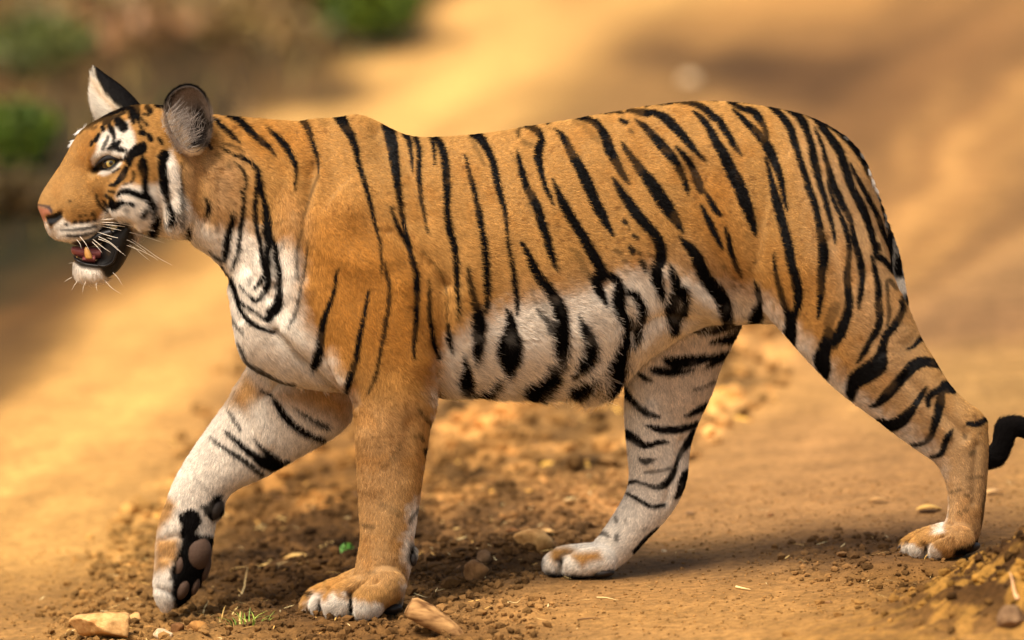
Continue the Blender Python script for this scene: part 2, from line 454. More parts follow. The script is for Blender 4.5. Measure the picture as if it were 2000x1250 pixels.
"""  # besides stripes: shade painted atop far hind leg and chest fold, dark toe gaps
# ------------------------------------------------------------------ the ground
def mound(x, y):
    return 0.30 * np.exp(-((x - 1.25) ** 2 / (2 * 0.27 ** 2) + (y + 0.78) ** 2 / (2 * 0.22 ** 2)))

def base_height(x, y):
    """gentle slope up to the right, flattening far from the tiger"""
    s = 0.10 * 1.6 * np.tanh((x + 0.30) / 1.6) + 0.006
    far = smooth(3.0, 16.0, y)
    s = s * (1 - 0.6 * far)
    s = s + 0.10 * smooth(1.5, 5.0, y) * (fbm(x * 0.5 + 3, y * 0.25, 5) - 0.5)
    s = s + mound(x, y)
    # crumbly lip of earth before the near front paw
    s = s + 0.018 * np.exp(-((x + 0.02 + 0.5 * (y + 0.30)) ** 2 / (2 * 0.16 ** 2) + (y + 0.34) ** 2 / (2 * 0.07 ** 2)))
    # ridge of clods behind the paws
    s = s + 0.030 * np.exp(-((x + 0.02) ** 2 / (2 * 0.16 ** 2) + (y - 0.42) ** 2 / (2 * 0.16 ** 2)))
    return s

def path_mask(x, y):
    """1 where the earth is fine and trodden, 0 where it is loose clods and litter"""
    u, v = UV(np.stack([x, y, base_height(x, y)], -1))
    n = (fbm(x * 3, y * 3, 21) - 0.5) * 90
    # trodden strip: right part from the far hind paw on
    m = smooth(0, 90, (u - 1010) - np.clip(1130 - v, 0, 400) * 1.25 + n)
    # loose earth again round the near hind paw and the mound
    r = np.sqrt(((u - 1700) / 190) ** 2 + ((v - 1100) / 60) ** 2)
    m = m * (1 - 0.6 * (1 - smooth(0.6, 1.2, r)))
    m = np.where(x > 0.72, m * (1 - smooth(0.01, 0.05, mound(x, y))), m)
    # pale sandy strip on the left
    left = smooth(0, 120, (560 - u) - (v - 700) * 0.75 + n)
    m = np.maximum(m, left)
    return np.clip(m, 0, 1)

def ground_z(x, y, fine=True):
    x = np.asarray(x, float); y = np.asarray(y, float)
    z = base_height(x, y)
    if fine:
        pm = path_mask(x, y)
        near = 1 - smooth(3.0, 8.0, np.abs(y))
        rough = (1 - pm)
        a = fbm(x * 14, y * 14, 1, 4) - 0.5
        b = fbm(x * 45, y * 45, 9, 3) - 0.5
        z = z + near * (a * (0.010 + 0.030 * rough) + b * (0.0025 + 0.016 * rough))
        mm = np.clip(mound(x, y) * 9, 0, 1)
        z = z + mm * 0.06 * (fbm(x * 18, y * 18, 33, 4) - 0.5)
        # feet settle into the earth
        for fx, fy, fz in FEET:
            r = np.sqrt(((x - fx) / 1.4) ** 2 + (y - fy) ** 2)
            k = 1 - smooth(0.07, 0.16, r)
            z = z * (1 - k) + fz * k
    return z

def foot(u, v, y):
    p = W(u, v, y); return (float(p[0]), float(p[1]), float(p[2]))
FEET = [foot(690, 1203, -0.11), foot(1130, 1127, 0.10), foot(1835, 1087, -0.10)]

# ground colours: dust, soil, litter, and one patch of painted shade
PATCH = [  # centre (u,v), radii, rotation deg, colour sRGB, weight
    (1000, 80, 420, 90, -22, (234, 180, 112), 1.0),
    (850, 190, 420, 80, -26, (240, 188, 116), 1.2),
    (1130, 60, 260, 60, -20, (238, 186, 116), 0.8),
    (330, 620, 420, 90, -36, (232, 178, 108), 1.1),
    (120, 830, 300, 90, -34, (228, 172, 102), 1.0),
    (60, 700, 140, 50, -38, (170, 122, 66), 0.9),
    (1500, 40, 420, 60, -8, (204, 150, 92), 1.0),
    (1530, 140, 240, 34, 6, (120, 82, 50), 1.1),
    (1640, 60, 160, 40, -10, (158, 112, 70), 0.8),
    (1860, 120, 240, 150, -40, (160, 112, 70), 1.0),
    (1780, 270, 200, 26, -44, (216, 162, 104), 0.9),
    (1750, 420, 420, 60, -42, (208, 152, 96), 0.8),
    (1850, 330, 260, 26, -44, (228, 172, 108), 0.8),
    (1700, 350, 220, 34, -42, (150, 104, 64), 0.8),
    (1900, 470, 240, 30, -40, (166, 120, 78), 0.7),
    (1950, 560, 260, 60, -20, (196, 148, 104), 0.9),
    (1850, 640, 300, 70, -12, (186, 136, 98), 0.9),
    (1900, 740, 260, 60, -5, (226, 174, 112), 0.9),
    (1500, 760, 320, 120, -20, (214, 160, 98), 0.9),
    (1450, 930, 320, 110, -25, (196, 146, 100), 0.9),
    (1650, 960, 220, 100, -10, (198, 146, 98), 0.9),
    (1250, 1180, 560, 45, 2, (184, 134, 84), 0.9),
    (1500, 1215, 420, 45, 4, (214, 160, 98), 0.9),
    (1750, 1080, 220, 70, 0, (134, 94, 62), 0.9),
    (1280, 1115, 170, 26, 0, (120, 84, 56), 0.8),  # shade beside the far hind paw, painted into the soil
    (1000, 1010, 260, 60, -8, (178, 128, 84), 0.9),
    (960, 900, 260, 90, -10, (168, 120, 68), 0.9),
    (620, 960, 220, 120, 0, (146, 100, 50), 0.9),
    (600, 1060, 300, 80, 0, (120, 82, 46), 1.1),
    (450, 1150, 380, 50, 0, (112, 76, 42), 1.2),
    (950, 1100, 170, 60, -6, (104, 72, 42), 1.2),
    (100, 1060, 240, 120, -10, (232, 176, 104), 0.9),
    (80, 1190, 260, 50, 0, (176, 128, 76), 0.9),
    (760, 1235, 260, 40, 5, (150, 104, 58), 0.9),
    (90, 560, 160, 60, -10, (150, 100, 46), 0.9),
    (60, 660, 110, 60, -30, (120, 82, 42), 0.8),
    (70, 430, 260, 120, 0, (92, 72, 38), 0.95),
    (330, 520, 160, 50, -30, (176, 122, 62), 0.7),
    (1800, 1200, 260, 80, -20, (170, 118, 52), 0.9),
]

def ground_colour(x, y, z):
    u, v = UV(np.stack([x, y, z], -1))
    # wobble so that no patch has a clean edge
    wu = u + (fbm(x * 2.3, y * 1.1, 41, 3) - 0.5) * 220
    wv = v + (fbm(x * 2.3 + 9, y * 1.1, 43, 3) - 0.5) * 90
    base = mix(np.array(lin(196, 146, 92)), np.array(lin(140, 104, 62)), smooth(500, 900, 900 - u) * smooth(600, 400, v) if False else smooth(700, 300, u) * smooth(560, 380, v))
    acc = base * 0.25; wt = np.full(x.shape, 0.25)
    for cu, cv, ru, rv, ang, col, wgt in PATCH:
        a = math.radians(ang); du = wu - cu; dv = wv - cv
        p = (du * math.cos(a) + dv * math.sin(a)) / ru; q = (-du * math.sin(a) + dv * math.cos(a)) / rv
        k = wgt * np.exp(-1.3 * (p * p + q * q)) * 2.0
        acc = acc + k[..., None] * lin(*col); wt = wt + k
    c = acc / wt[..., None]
    # the overgrown verge: everything above a line that falls from the top middle to the left edge
    edge = np.interp(wu, [-200, 0, 330, 450, 600, 760, 900, 1100], [600, 560, 470, 300, 215, 120, -10, -300])
    vm = smooth(45, -45, wv - edge)
    n1 = fbm(x * 3.1 - y * .3, y * .38, 47, 3)
    vc = mix(lin(92, 72, 40)[None], lin(136, 100, 58)[None], smooth(.35, .65, n1))
    vc = mix(vc, lin(84, 84, 34)[None], smooth(.55, .7, fbm(x * 2.2 + 5 - y * .2, y * .3, 49, 2)) * .6)
    vc = mix(vc, lin(92, 70, 42)[None], smooth(120, 20, u) * smooth(330, 400, v) * smooth(520, 440, v) * .45)
    c = mix(c, vc.reshape(c.shape), vm)
    st_ = fbm((x - y / 5.7) * 4.2, y * .30, 58, 3)
    c = c * (1 + smooth(.8, 2.5, y) * (st_ - .5) * 0.9)[..., None]
    mm = np.clip(mound(x, y) * 14, 0, 1)
    c = mix(c, mix(lin(200, 146, 66)[None], lin(110, 72, 36)[None], smooth(.4, .6, fbm(x * 30, y * 30, 51, 3))).reshape(c.shape), mm * .85)
    # mottled litter, dark and gold, on the loose ground
    lo = (1 - path_mask(x, y)) * smooth(.2, .9, y) * smooth(9, 5, y)
    mo = fbm(x * 9, y * 3.6, 53, 3)
    c = c * (1 + lo * (mo - .5) * 1.7)[..., None].clip(.3, 1.9)
    c = c * (1 + .5 * lo * smooth(.62, .72, fbm(x * 14, y * 6, 57, 2)))[..., None] 
    L = c @ np.array([0.3, 0.6, 0.1])
    c = c * (0.50 * (np.maximum(L, 1e-3) / 0.30) ** 0.45)[..., None]
    g_ = (c @ np.array([0.3, 0.6, 0.1]))[..., None]
    return np.clip(g_ + (c - g_) * 0.95, 0.004, 0.8) * 0.99 * np.stack([np.ones_like(L), np.interp(L, [.1, .35], [1.04, .99]), np.interp(L, [.1, .35], [.92, .76])], -1)

GROUND_ALBEDO = 0.62

def axis(lo, hi, step, far_lo, far_hi, g):
    a = list(np.arange(lo, hi + 1e-9, step)); s = step; p = hi
    while p < far_hi:
        s *= g; p += s; a.append(p)
    s = step; p = lo; b = []
    while p > far_lo:
        s *= g; p -= s; b.append(p)
    return np.array(b[::-1] + a)

def ground_material():
    def build(n, l, b):
        a = n.new('ShaderNodeAttribute'); a.attribute_name = 'tint'
        geo = n.new('ShaderNodeNewGeometry')
        def noise(sc, det, rough=0.6):
            t = n.new('ShaderNodeTexNoise'); t.inputs['Scale'].default_value = sc
            t.inputs['Detail'].default_value = det; t.inputs['Roughness'].default_value = rough
            l.new(geo.outputs['Position'], t.inputs['Vector']); return t
        n1 = noise(55, 6); n2 = noise(260, 4, 0.7); n3 = noise(9, 4)
        r = n.new('ShaderNodeMapRange'); r.inputs[1].default_value = 0.3; r.inputs[2].default_value = 0.7
        r.inputs[3].default_value = 0.62; r.inputs[4].default_value = 1.34
        l.new(n1.outputs['Fac'], r.inputs[0])
        r2 = n.new('ShaderNodeMapRange'); r2.inputs[1].default_value = 0.3; r2.inputs[2].default_value = 0.7
        r2.inputs[3].default_value = 0.74; r2.inputs[4].default_value = 1.26
        l.new(n2.outputs['Fac'], r2.inputs[0])
        r3 = n.new('ShaderNodeMapRange'); r3.inputs[1].default_value = 0.3; r3.inputs[2].default_value = 0.7
        r3.inputs[3].default_value = 0.8; r3.inputs[4].default_value = 1.2
        l.new(n3.outputs['Fac'], r3.inputs[0])
        m1 = n.new('ShaderNodeMath'); m1.operation = 'MULTIPLY'; l.new(r.outputs[0], m1.inputs[0]); l.new(r2.outputs[0], m1.inputs[1])
        m2 = n.new('ShaderNodeMath'); m2.operation = 'MULTIPLY'; l.new(m1.outputs[0], m2.inputs[0]); l.new(r3.outputs[0], m2.inputs[1])
        vm = n.new('ShaderNodeVectorMath'); vm.operation = 'SCALE'
        l.new(a.outputs['Color'], vm.inputs[0]); l.new(m2.outputs[0], vm.inputs['Scale'])
        l.new(vm.outputs[0], b.inputs['Base Color'])
        bp = n.new('ShaderNodeBump'); bp.inputs['Strength'].default_value = 0.7; bp.inputs['Distance'].default_value = 0.004
        l.new(n2.outputs['Fac'], bp.inputs['Height']); l.new(bp.outputs[0], b.inputs['Normal'])
    return material('earth', 0.95, 0.1, build=build)

xs = axis(-1.25, 1.25, 0.0055, -300, 300, 1.07)
ys = axis(-0.95, 1.3, 0.0065, -40, 700, 1.035)
X, Y = np.meshgrid(xs, ys)
Z = ground_z(X, Y)
GX, GY = len(xs), len(ys)
idx = np.arange(GX * GY).reshape(GY, GX)
quads = np.stack([idx[:-1, :-1], idx[:-1, 1:], idx[1:, 1:], idx[1:, :-1]], -1).reshape(-1, 4)
M_earth = ground_material()
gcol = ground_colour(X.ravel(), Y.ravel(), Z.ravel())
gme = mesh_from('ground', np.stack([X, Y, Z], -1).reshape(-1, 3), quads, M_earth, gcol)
ground = link('ground', gme); tag(ground, 'dusty ochre dirt track strewn with clods', kind='structure')
# ------------------------------------------------------------------ the tiger's coat pattern, some shade painted in
SW, SH = 2060, 1260
def raster_strokes():
    L = {k: np.zeros((SH, SW), np.float32) for k in 'NHF'}
    ox = oy = 0
    for ln in STRIPES_AND_SHADE.strip().splitlines():
        t = ln.split()
        if not t or t[0] == '#': continue
        if t[0] == 'C': ox, oy = float(t[1]), float(t[2]); continue
        P = np.array([[float(q) for q in s.split(',')] for s in t[2:]])
        P[:, 0] = ox + P[:, 0] / 5; P[:, 1] = oy + P[:, 1] / 5; P[:, 2] /= 5
        P = catmull(P, 4); P[:, 2] = np.maximum(P[:, 2] * 1.12 + 1.5, 1.2)
        lay = L[t[0]]; al = float(t[1])
        for a, b in zip(P[:-1], P[1:]):
            m = max(a[2], b[2]) / 2 + 3
            x0 = int(max(0, min(a[0], b[0]) - m)); x1 = int(min(SW, max(a[0], b[0]) + m + 2))
            y0 = int(max(0, min(a[1], b[1]) - m)); y1 = int(min(SH, max(a[1], b[1]) + m + 2))
            if x1 <= x0 or y1 <= y0: continue
            gx, gy = np.meshgrid(np.arange(x0, x1), np.arange(y0, y1))
            d = b[:2] - a[:2]; L2 = d @ d + 1e-9
            s = np.clip(((gx - a[0]) * d[0] + (gy - a[1]) * d[1]) / L2, 0, 1)
            dist = np.hypot(gx - a[0] - s * d[0], gy - a[1] - s * d[1])
            hw = (a[2] + (b[2] - a[2]) * s) / 2
            c = al * np.clip((hw - dist) / 1.6 + 0.5, 0, 1)
            np.maximum(lay[y0:y1, x0:x1], c, out=lay[y0:y1, x0:x1])
    return L
LAY = raster_strokes()

def poly_mask(P, feather, shape=(SH // 2, SW // 2)):
    """soft mask of a polygon on a half-resolution grid"""
    P = np.array(P, float) / 2
    f = feather / 2
    out = np.zeros(shape, np.float32)
    x0 = int(max(0, P[:, 0].min() - f - 1)); x1 = int(min(shape[1], P[:, 0].max() + f + 2))
    y0 = int(max(0, P[:, 1].min() - f - 1)); y1 = int(min(shape[0], P[:, 1].max() + f + 2))
    gx, gy = np.meshgrid(np.arange(x0, x1), np.arange(y0, y1))
    inside = np.zeros(gx.shape, bool); dist = np.full(gx.shape, 1e9)
    n = len(P)
    for i in range(n):
        a = P[i]; b = P[(i + 1) % n]; d = b - a
        s = np.clip(((gx - a[0]) * d[0] + (gy - a[1]) * d[1]) / (d @ d + 1e-9), 0, 1)
        dist = np.minimum(dist, np.hypot(gx - a[0] - s * d[0], gy - a[1] - s * d[1]))
        c = ((a[1] > gy) != (b[1] > gy))
        xi = a[0] + (gy - a[1]) * (b[0] - a[0]) / (b[1] - a[1] + 1e-12)
        inside ^= c & (gx < xi)
    sd = np.where(inside, dist, -dist)
    out[y0:y1, x0:x1] = smooth(-f, f, sd)
    return out

def sample(img, u, v, scale=1.0):
    x = np.clip(u * scale, 0, img.shape[1] - 1.01); y = np.clip(v * scale, 0, img.shape[0] - 1.01)
    ix = x.astype(int); iy = y.astype(int); fx = x - ix; fy = y - iy
    return (img[iy, ix] * (1 - fx) + img[iy, ix + 1] * fx) * (1 - fy) + (img[iy + 1, ix] * (1 - fx) + img[iy + 1, ix + 1] * fx) * fy

WHITE = np.zeros((SH // 2, SW // 2), np.float32)
for pts, f in [
    ([(189, 292), (190, 274), (200, 258), (222, 250), (226, 240), (250, 238), (262, 262), (264, 282), (252, 296), (240, 312), (214, 304), (200, 308), (182, 322), (178, 312)], 5),
    ([(190, 340), (200, 332), (216, 332), (234, 316), (238, 320), (224, 336), (204, 343)], 3),
    ([(226, 386), (236, 364), (256, 358), (274, 364), (288, 360), (312, 358), (322, 300), (334, 292), (348, 330), (356, 380), (368, 400), (388, 424), (398, 436), (398, 470), (376, 500), (300, 478), (262, 482), (256, 430)], 7),
    ([(388, 440), (440, 446), (480, 444), (500, 458), (530, 482), (556, 476), (576, 496), (586, 540), (584, 590), (592, 636), (612, 652), (622, 690), (640, 690), (664, 735), (682, 780),
      (600, 800), (480, 790), (400, 640), (370, 500)], 26),
    ([(84, 428), (98, 446), (122, 426), (140, 436), (170, 434), (192, 430), (198, 416), (210, 404), (240, 392), (264, 420), (262, 446), (200, 440), (180, 466), (140, 480), (96, 466)], 4),
    ([(138, 510), (160, 516), (190, 522), (210, 536), (214, 570), (135, 570)], 5),
    ([(848, 770), (862, 705), (880, 668), (905, 650), (940, 622), (1000, 598), (1060, 582), (1140, 572), (1185, 556), (1225, 536), (1290, 530), (1350, 548), (1400, 560), (1440, 572), (1480, 578), (1520, 612), (1585, 680), (1655, 752), (1735, 820), (1810, 872), (1840, 925), (1700, 880), (1560, 760), (1500, 700), (1300, 800), (870, 800)], 30),
    ([(1836, 930), (1850, 1000), (1846, 1030), (1822, 1040), (1838, 985)], 8),
    ([(858, 730), (850, 800), (840, 900), (826, 960), (800, 1000), (792, 1080), (798, 1120), (780, 1200), (830, 1200), (870, 900), (880, 740)], 14),
    ([(596, 1176), (612, 1160), (640, 1168), (655, 1160), (684, 1170), (700, 1174), (730, 1176), (752, 1192), (745, 1215), (600, 1215)], 9),
    ([(1760, 1070), (1776, 1062), (1802, 1070), (1815, 1066), (1838, 1082), (1835, 1096), (1765, 1096)], 8),
]:
    WHITE = np.maximum(WHITE, poly_mask(pts, f))
WHITE_F = poly_mask([(250, 700), (480, 700), (720, 700), (720, 900), (400, 1100), (330, 1220), (280, 1220)], 10)
TAN_F = np.zeros_like(WHITE)
for pts, f in [([(478, 720), (500, 740), (520, 770), (480, 800), (440, 790), (455, 760)], 22),
               ([(326, 965), (345, 985), (335, 1010), (315, 1030), (300, 1060), (302, 1000)], 10),
               ([(303, 1048), (350, 1050), (352, 1095), (330, 1110), (300, 1120)], 12),
               ([(520, 770), (640, 740), (690, 780), (680, 830), (600, 800)], 30)]:
    TAN_F = np.maximum(TAN_F, poly_mask(pts, f))
TAN_H = np.zeros_like(WHITE)
for pts, f in [([(1300, 660), (1440, 620), (1420, 760), (1360, 880), (1300, 830), (1270, 740)], 40)]:
    TAN_H = np.maximum(TAN_H, poly_mask(pts, f) * 0.35)
ORANGE_H = np.maximum(poly_mask([(1075, 1070), (1110, 1068), (1128, 1078), (1100, 1086), (1085, 1102), (1074, 1090)], 9),
                      poly_mask([(1112, 1080), (1170, 1076), (1178, 1092), (1150, 1098), (1138, 1108), (1120, 1092)], 9))
BLACK = np.zeros_like(WHITE)
for pts, f in [
    ([(176, 331), (184, 321), (196, 312), (204, 305), (216, 305), (228, 309), (237, 312), (232, 318), (226, 326), (216, 333), (204, 334), (194, 334), (182, 337)], 2),
    ([(205, 437), (235, 433), (252, 436), (258, 450), (266, 478), (262, 498), (250, 518), (236, 536), (222, 546), (206, 541), (196, 526), (178, 522), (158, 520), (146, 512), (145, 504), (170, 500), (180, 468)], 4),
    ([(140, 472), (170, 468), (190, 455), (205, 440), (215, 470), (150, 478)], 3),
    ([(88, 421), (100, 419), (119, 412), (124, 424), (110, 436), (99, 443), (91, 434)], 2),
]:
    BLACK = np.maximum(BLACK, poly_mask(pts, f))
BLACK_F = np.zeros_like(WHITE)
for pts, f in [([(352, 1008), (372, 994), (390, 1000), (398, 1020), (408, 1046), (418, 1046), (420, 1090), (410, 1130), (392, 1150), (372, 1180), (345, 1192), (334, 1160), (336, 1130), (334, 1110), (345, 1085), (354, 1064), (356, 1040)], 4),
               ([(392, 988), (420, 966), (437, 966), (434, 1005), (418, 1016), (402, 1010)], 3)]:
    BLACK_F = np.maximum(BLACK_F, poly_mask(pts, f))
TUFT_F = poly_mask([(388, 1002), (396, 1000), (402, 1018), (412, 1024), (414, 1040), (398, 1046), (384, 1040), (386, 1018)], 6)
BLACK_F2 = 0 * poly_mask([(380, 1000), (392, 1004), (404, 1020), (414, 1024), (415, 1042), (396, 1046), (382, 1040)], 5)
BLACK_N = np.zeros_like(WHITE)
for pts, f in [([(800, 1060), (812, 1064), (814, 1098), (802, 1104), (794, 1090)], 6),
               ([(1866, 1072), (1900, 1060), (1914, 1046), (1918, 1075), (1890, 1084), (1860, 1088)], 4),
               ([(752, 1188), (778, 1178), (784, 1170), (786, 1190), (760, 1205)], 5)]:
    BLACK_N = np.maximum(BLACK_N, poly_mask(pts, f))
BLACK_H = np.maximum(poly_mask([(1155, 1122), (1190, 1112), (1202, 1108), (1196, 1126), (1160, 1132)], 4),
                     poly_mask([(1052, 1108), (1066, 1116), (1120, 1122), (1180, 1124), (1180, 1134), (1050, 1134)], 4))
DEEP = np.zeros_like(WHITE)
for pts, f, a in [([(600, 420), (700, 400), (830, 520), (860, 680), (800, 740), (640, 700), (592, 600)], 70, 1.0),
                  ([(690, 780), (830, 760), (810, 960), (700, 1000)], 50, .25),
                  ([(430, 235), (600, 235), (620, 330), (480, 300)], 40, .8),
                  ([(150, 290), (186, 250), (200, 320), (150, 330)], 20, .7),
                  ([(1350, 340), (1430, 340), (1440, 540), (1380, 520)], 40, .8),  # shade of the flank hollow, put into the coat colour
                  ([(1480, 480), (1700, 520), (1660, 720), (1560, 640)], 60, .6)]:
    DEEP = np.maximum(DEEP, poly_mask(pts, f) * a)
PALE = np.zeros_like(WHITE)
for pts, f, a in [([(400, 300), (470, 310), (480, 420), (400, 430)], 40, .8),
                  ([(680, 790), (820, 790), (790, 1150), (680, 1150)], 40, .45),
                  ([(560, 380), (600, 430), (590, 520), (540, 460)], 30, .5),
                  ([(1560, 230), (1780, 400), (1800, 700), (1940, 900), (1930, 1080), (1840, 1060), (1700, 760), (1600, 480)], 60, .75),
                  ([(1000, 560), (1350, 480), (1450, 560), (1000, 640)], 40, .6),
                  ([(360, 290), (400, 300), (380, 430), (340, 400)], 20, .6)]:
    PALE = np.maximum(PALE, poly_mask(pts, f) * a)

c_orange = lin(187, 141, 80); c_deep = lin(175, 119, 52); c_pale = lin(186, 150, 108)
c_white = lin(242, 232, 216); c_black = np.array([0.0050, 0.0043, 0.0040]); c_grey = lin(120, 110, 104)

def coat(P, lab, wob=0.0, r=None):
    """coat colour of points P on body region lab (0 near side and torso, 1 far front leg, 2 far hind leg, 3 tail)"""
    u, v = UV(P)
    if r is not None:
        u = u + r[:, 0] * wob; v = v + r[:, 1] * wob
    S = lambda m: sample(m, u, v, 0.5)
    wa = (fbm(u / 13, v / 13, 63, 2) - .5) * np.where(u < 390, 4, 26); wb = (fbm(u / 13 + 7, v / 13, 64, 2) - .5) * np.where(u < 390, 4, 26)
    var = fbm(P[:, 0] * 26, P[:, 2] * 26, 61, 3)
    c = mix(c_orange[None], c_deep[None], np.clip(S(DEEP), 0, 1) * 0.9)
    c = mix(c, c_pale[None], S(PALE))
    c = mix(c, c_deep[None], smooth(0.55, 0.8, var) * 0.35)
    fk_ = smooth(.70, .78, fbm(u / 7, v / 7, 65, 2)) * smooth(.45, .6, fbm(u / 60, v / 60, 66, 2))
    c = mix(c, lin(110, 66, 30)[None], fk_ * .55 * (lab == 0) * (u > 380))
    c = c * (1 + (u < 330) * (fbm(u / 3.5, v / 3.5, 68, 2) - .5) * .45)[:, None]
    wt = sample(WHITE, u + wa, v + wb, 0.5)
    wt = np.where(lab == 1, S(WHITE_F) * (1 - 0.95 * S(TAN_F)), wt)
    wt = np.where(lab == 2, (1 - S(TAN_H)) * (1 - S(ORANGE_H)), wt)
    # belly and inner sides are white whatever the direction they are seen from
    c = mix(c, c_white[None], np.clip(wt, 0, 1))
    gr = (lab == 1) * smooth(0.5, 0.8, fbm(P[:, 0] * 90, P[:, 2] * 90, 71, 2)) * smooth(870, 980, v) * 0.3
    c = mix(c, c_grey[None], gr)
    st = np.where(lab == 1, sample(LAY['F'], u, v), np.where(lab == 2, sample(LAY['H'], u, v), sample(LAY['N'], u, v)))
    bl = np.where(lab == 1, np.clip(np.maximum(sample(BLACK_F, u + wa * .5, v + wb * .5, .5), S(BLACK_F2)) - .95 * sample(TUFT_F, u + wa * .4, v + wb * .4, .5), 0, 1), np.where(lab == 2, S(BLACK_H), np.maximum(S(BLACK), S(BLACK_N))))
    st = np.where(lab == 3, 0, st)
    k = np.maximum(st, bl)
    # tail: white and black bands on the root, a dark tip
    kt = np.where(u < 1820, np.clip(1 - smooth(322, 328, v) * smooth(380, 370, v) - smooth(538, 546, v) * smooth(576, 568, v), 0, 1) * (0.72 + .28 * (fbm(u / 5, v / 60, 67, 2) > .42)), 1.0)
    k = np.where(lab == 3, kt, k)
    c = np.where((lab == 3)[:, None], mix(c_white[None] + 0 * c, c_white[None], 0 * k), c)
    c = mix(c, c_black[None], np.clip(k, 0, 1) * (1 - (lab != 3) * .10 * smooth(.62, .75, var)))
    # nose leather
    nose = S(NOSE)
    c = mix(c, lin(136, 80, 64)[None], nose * (1 - S(BLACK)) * .85)
    rim = S(NOSERIM); c = mix(c, lin(70, 58, 62)[None], rim)
    return c, k, nose
NOSE = poly_mask([(67, 404), (72, 412), (84, 432), (92, 436), (88, 422), (100, 418), (96, 408), (80, 404)], 2)
NOSERIM = poly_mask([(66, 400), (78, 404), (92, 407), (100, 418), (104, 413), (98, 402), (78, 399)], 2)

# ------------------------------------------------------------------ the tiger's body: lofted masses fused into one surface
PX = 1 / PXM
LOFTS = []   # (label, sections, options)
def loft_mesh(S, ring=36, sub=4, bias=0.0, power=1.0):
    """sections: (u0, v0, u1, v1, half width px, y centre px [, bias]); closed tube"""
    A = np.array([list(s[:6]) + [s[6] if len(s) > 6 else bias] for s in S], float)
    A = catmull(A, sub)
    V = []; Fc = []
    for s in A:
        u0, v0, u1, v1, hw, yc, bi = s
        a = np.linspace(0, 2 * np.pi, ring, endpoint=False)
        ca = np.cos(a); sa = np.sin(a)
        wd = hw * np.sign(sa) * np.abs(sa) ** power * (1 - bi * ca)
        t = (1 - ca) / 2
        V.append(W(u0 + (u1 - u0) * t, v0 + (v1 - v0) * t, (yc + wd) * PX))
    n = len(A)
    for i in range(n - 1):
        for j in range(ring):
            k = (j + 1) % ring
            Fc.append((i * ring + j, i * ring + k, (i + 1) * ring + k, (i + 1) * ring + j))
    V = list(np.vstack(V))
    c0 = np.mean(V[:ring], 0); c1 = np.mean(V[-ring:], 0)
    V += [c0, c1]; b = n * ring
    for j in range(ring):
        k = (j + 1) % ring
        Fc.append((b, k, j)); Fc.append((b + 1, (n - 1) * ring + j, (n - 1) * ring + k))
    return np.array(V), Fc

def ball(u, v, yc, ru, rv, ry, rot=0, ring=24, rows=14):
    """ellipsoid given in photograph pixels"""
    V = []; Fc = []
    cr, sr = math.cos(math.radians(rot)), math.sin(math.radians(rot))
    for i in range(rows + 1):
        th = math.pi * i / rows
        for j in range(ring):
            ph = 2 * math.pi * j / ring
            a = ru * math.sin(th) * math.cos(ph); b = rv * math.cos(th); c = ry * math.sin(th) * math.sin(ph)
            V.append(W(u + a * cr - b * sr, v + a * sr + b * cr, (yc + c) * PX))
    for i in range(rows):
        for j in range(ring):
            k = (j + 1) % ring
            Fc.append((i * ring + j, i * ring + k, (i + 1) * ring + k, (i + 1) * ring + j))
    return np.array(V), Fc

def toe(lab, pts):
    """a chain of balls (u, v, yc, r) along one toe"""
    P = catmull(np.array(pts, float), 4)
    for p in P:
        LOFTS.append((lab, ball(p[0], p[1], p[2], p[3], p[3] * 0.94, p[3] * 0.92, ring=16, rows=10)))

torso = [
    (492, 330, 446, 560, 55, 0), (520, 262, 470, 690, 92, 0), (585, 238, 530, 738, 118, 0), (655, 231, 600, 756, 132, 0),
    (722, 232, 680, 768, 142, 0), (800, 266, 780, 772, 150, 0), (880, 267, 870, 770, 156, 0), (960, 259, 960, 766, 162, 0),
    (1040, 246, 1050, 768, 166, 0), (1120, 233, 1140, 762, 164, 0), (1200, 219, 1210, 738, 156, 0), (1280, 206, 1290, 680, 148, 0),
    (1350, 199, 1365, 640, 142, 0), (1430, 200, 1440, 630, 138, 0), (1510, 211, 1520, 630, 126, 0), (1580, 228, 1590, 620, 122, 0),
    (1638, 258, 1645, 620, 106, 0), (1682, 302, 1690, 610, 84, 0), (1712, 372, 1725, 590, 56, 0), (1732, 440, 1742, 560, 28, 0)]
LOFTS.append((0, loft_mesh(torso, ring=56, bias=0.16)))
neck = [(320, 236, 340, 420, 70, 0), (372, 224, 366, 462, 82, 0), (430, 226, 408, 492, 88, 0), (486, 230, 446, 540, 94, 0), (550, 236, 500, 640, 100, 0), (610, 240, 560, 690, 100, 0)]
LOFTS.append((0, loft_mesh(neck, ring=40, bias=0.10)))
head = [(72, 402, 86, 436, 15, 0, .1), (80, 378, 96, 458, 30, 0, .35), (98, 350, 116, 470, 42, 0, .42), (120, 318, 148, 470, 50, 0, .38),
        (140, 282, 184, 458, 56, 0, .25), (160, 254, 222, 440, 66, 0, .15), (194, 232, 256, 438, 82, 0, .08), (236, 212, 288, 452, 97, 0, .06),
        (284, 205, 322, 456, 103, 0, .05), (332, 210, 350, 458, 98, 0, .05), (384, 228, 376, 462, 86, 0, .05)]
LOFTS.append((0, loft_mesh(head, ring=44)))
jaw = [(236, 440, 268, 452, 62, 0), (222, 456, 262, 474, 58, 0), (210, 486, 250, 500, 50, 0), (196, 504, 232, 528, 42, 0),
       (180, 511, 206, 545, 37, 0), (163, 509, 182, 550, 32, 0), (149, 505, 160, 548, 26, 0), (144, 510, 148, 536, 15, 0)]
LOFTS.append((0, loft_mesh(jaw, ring=28)))
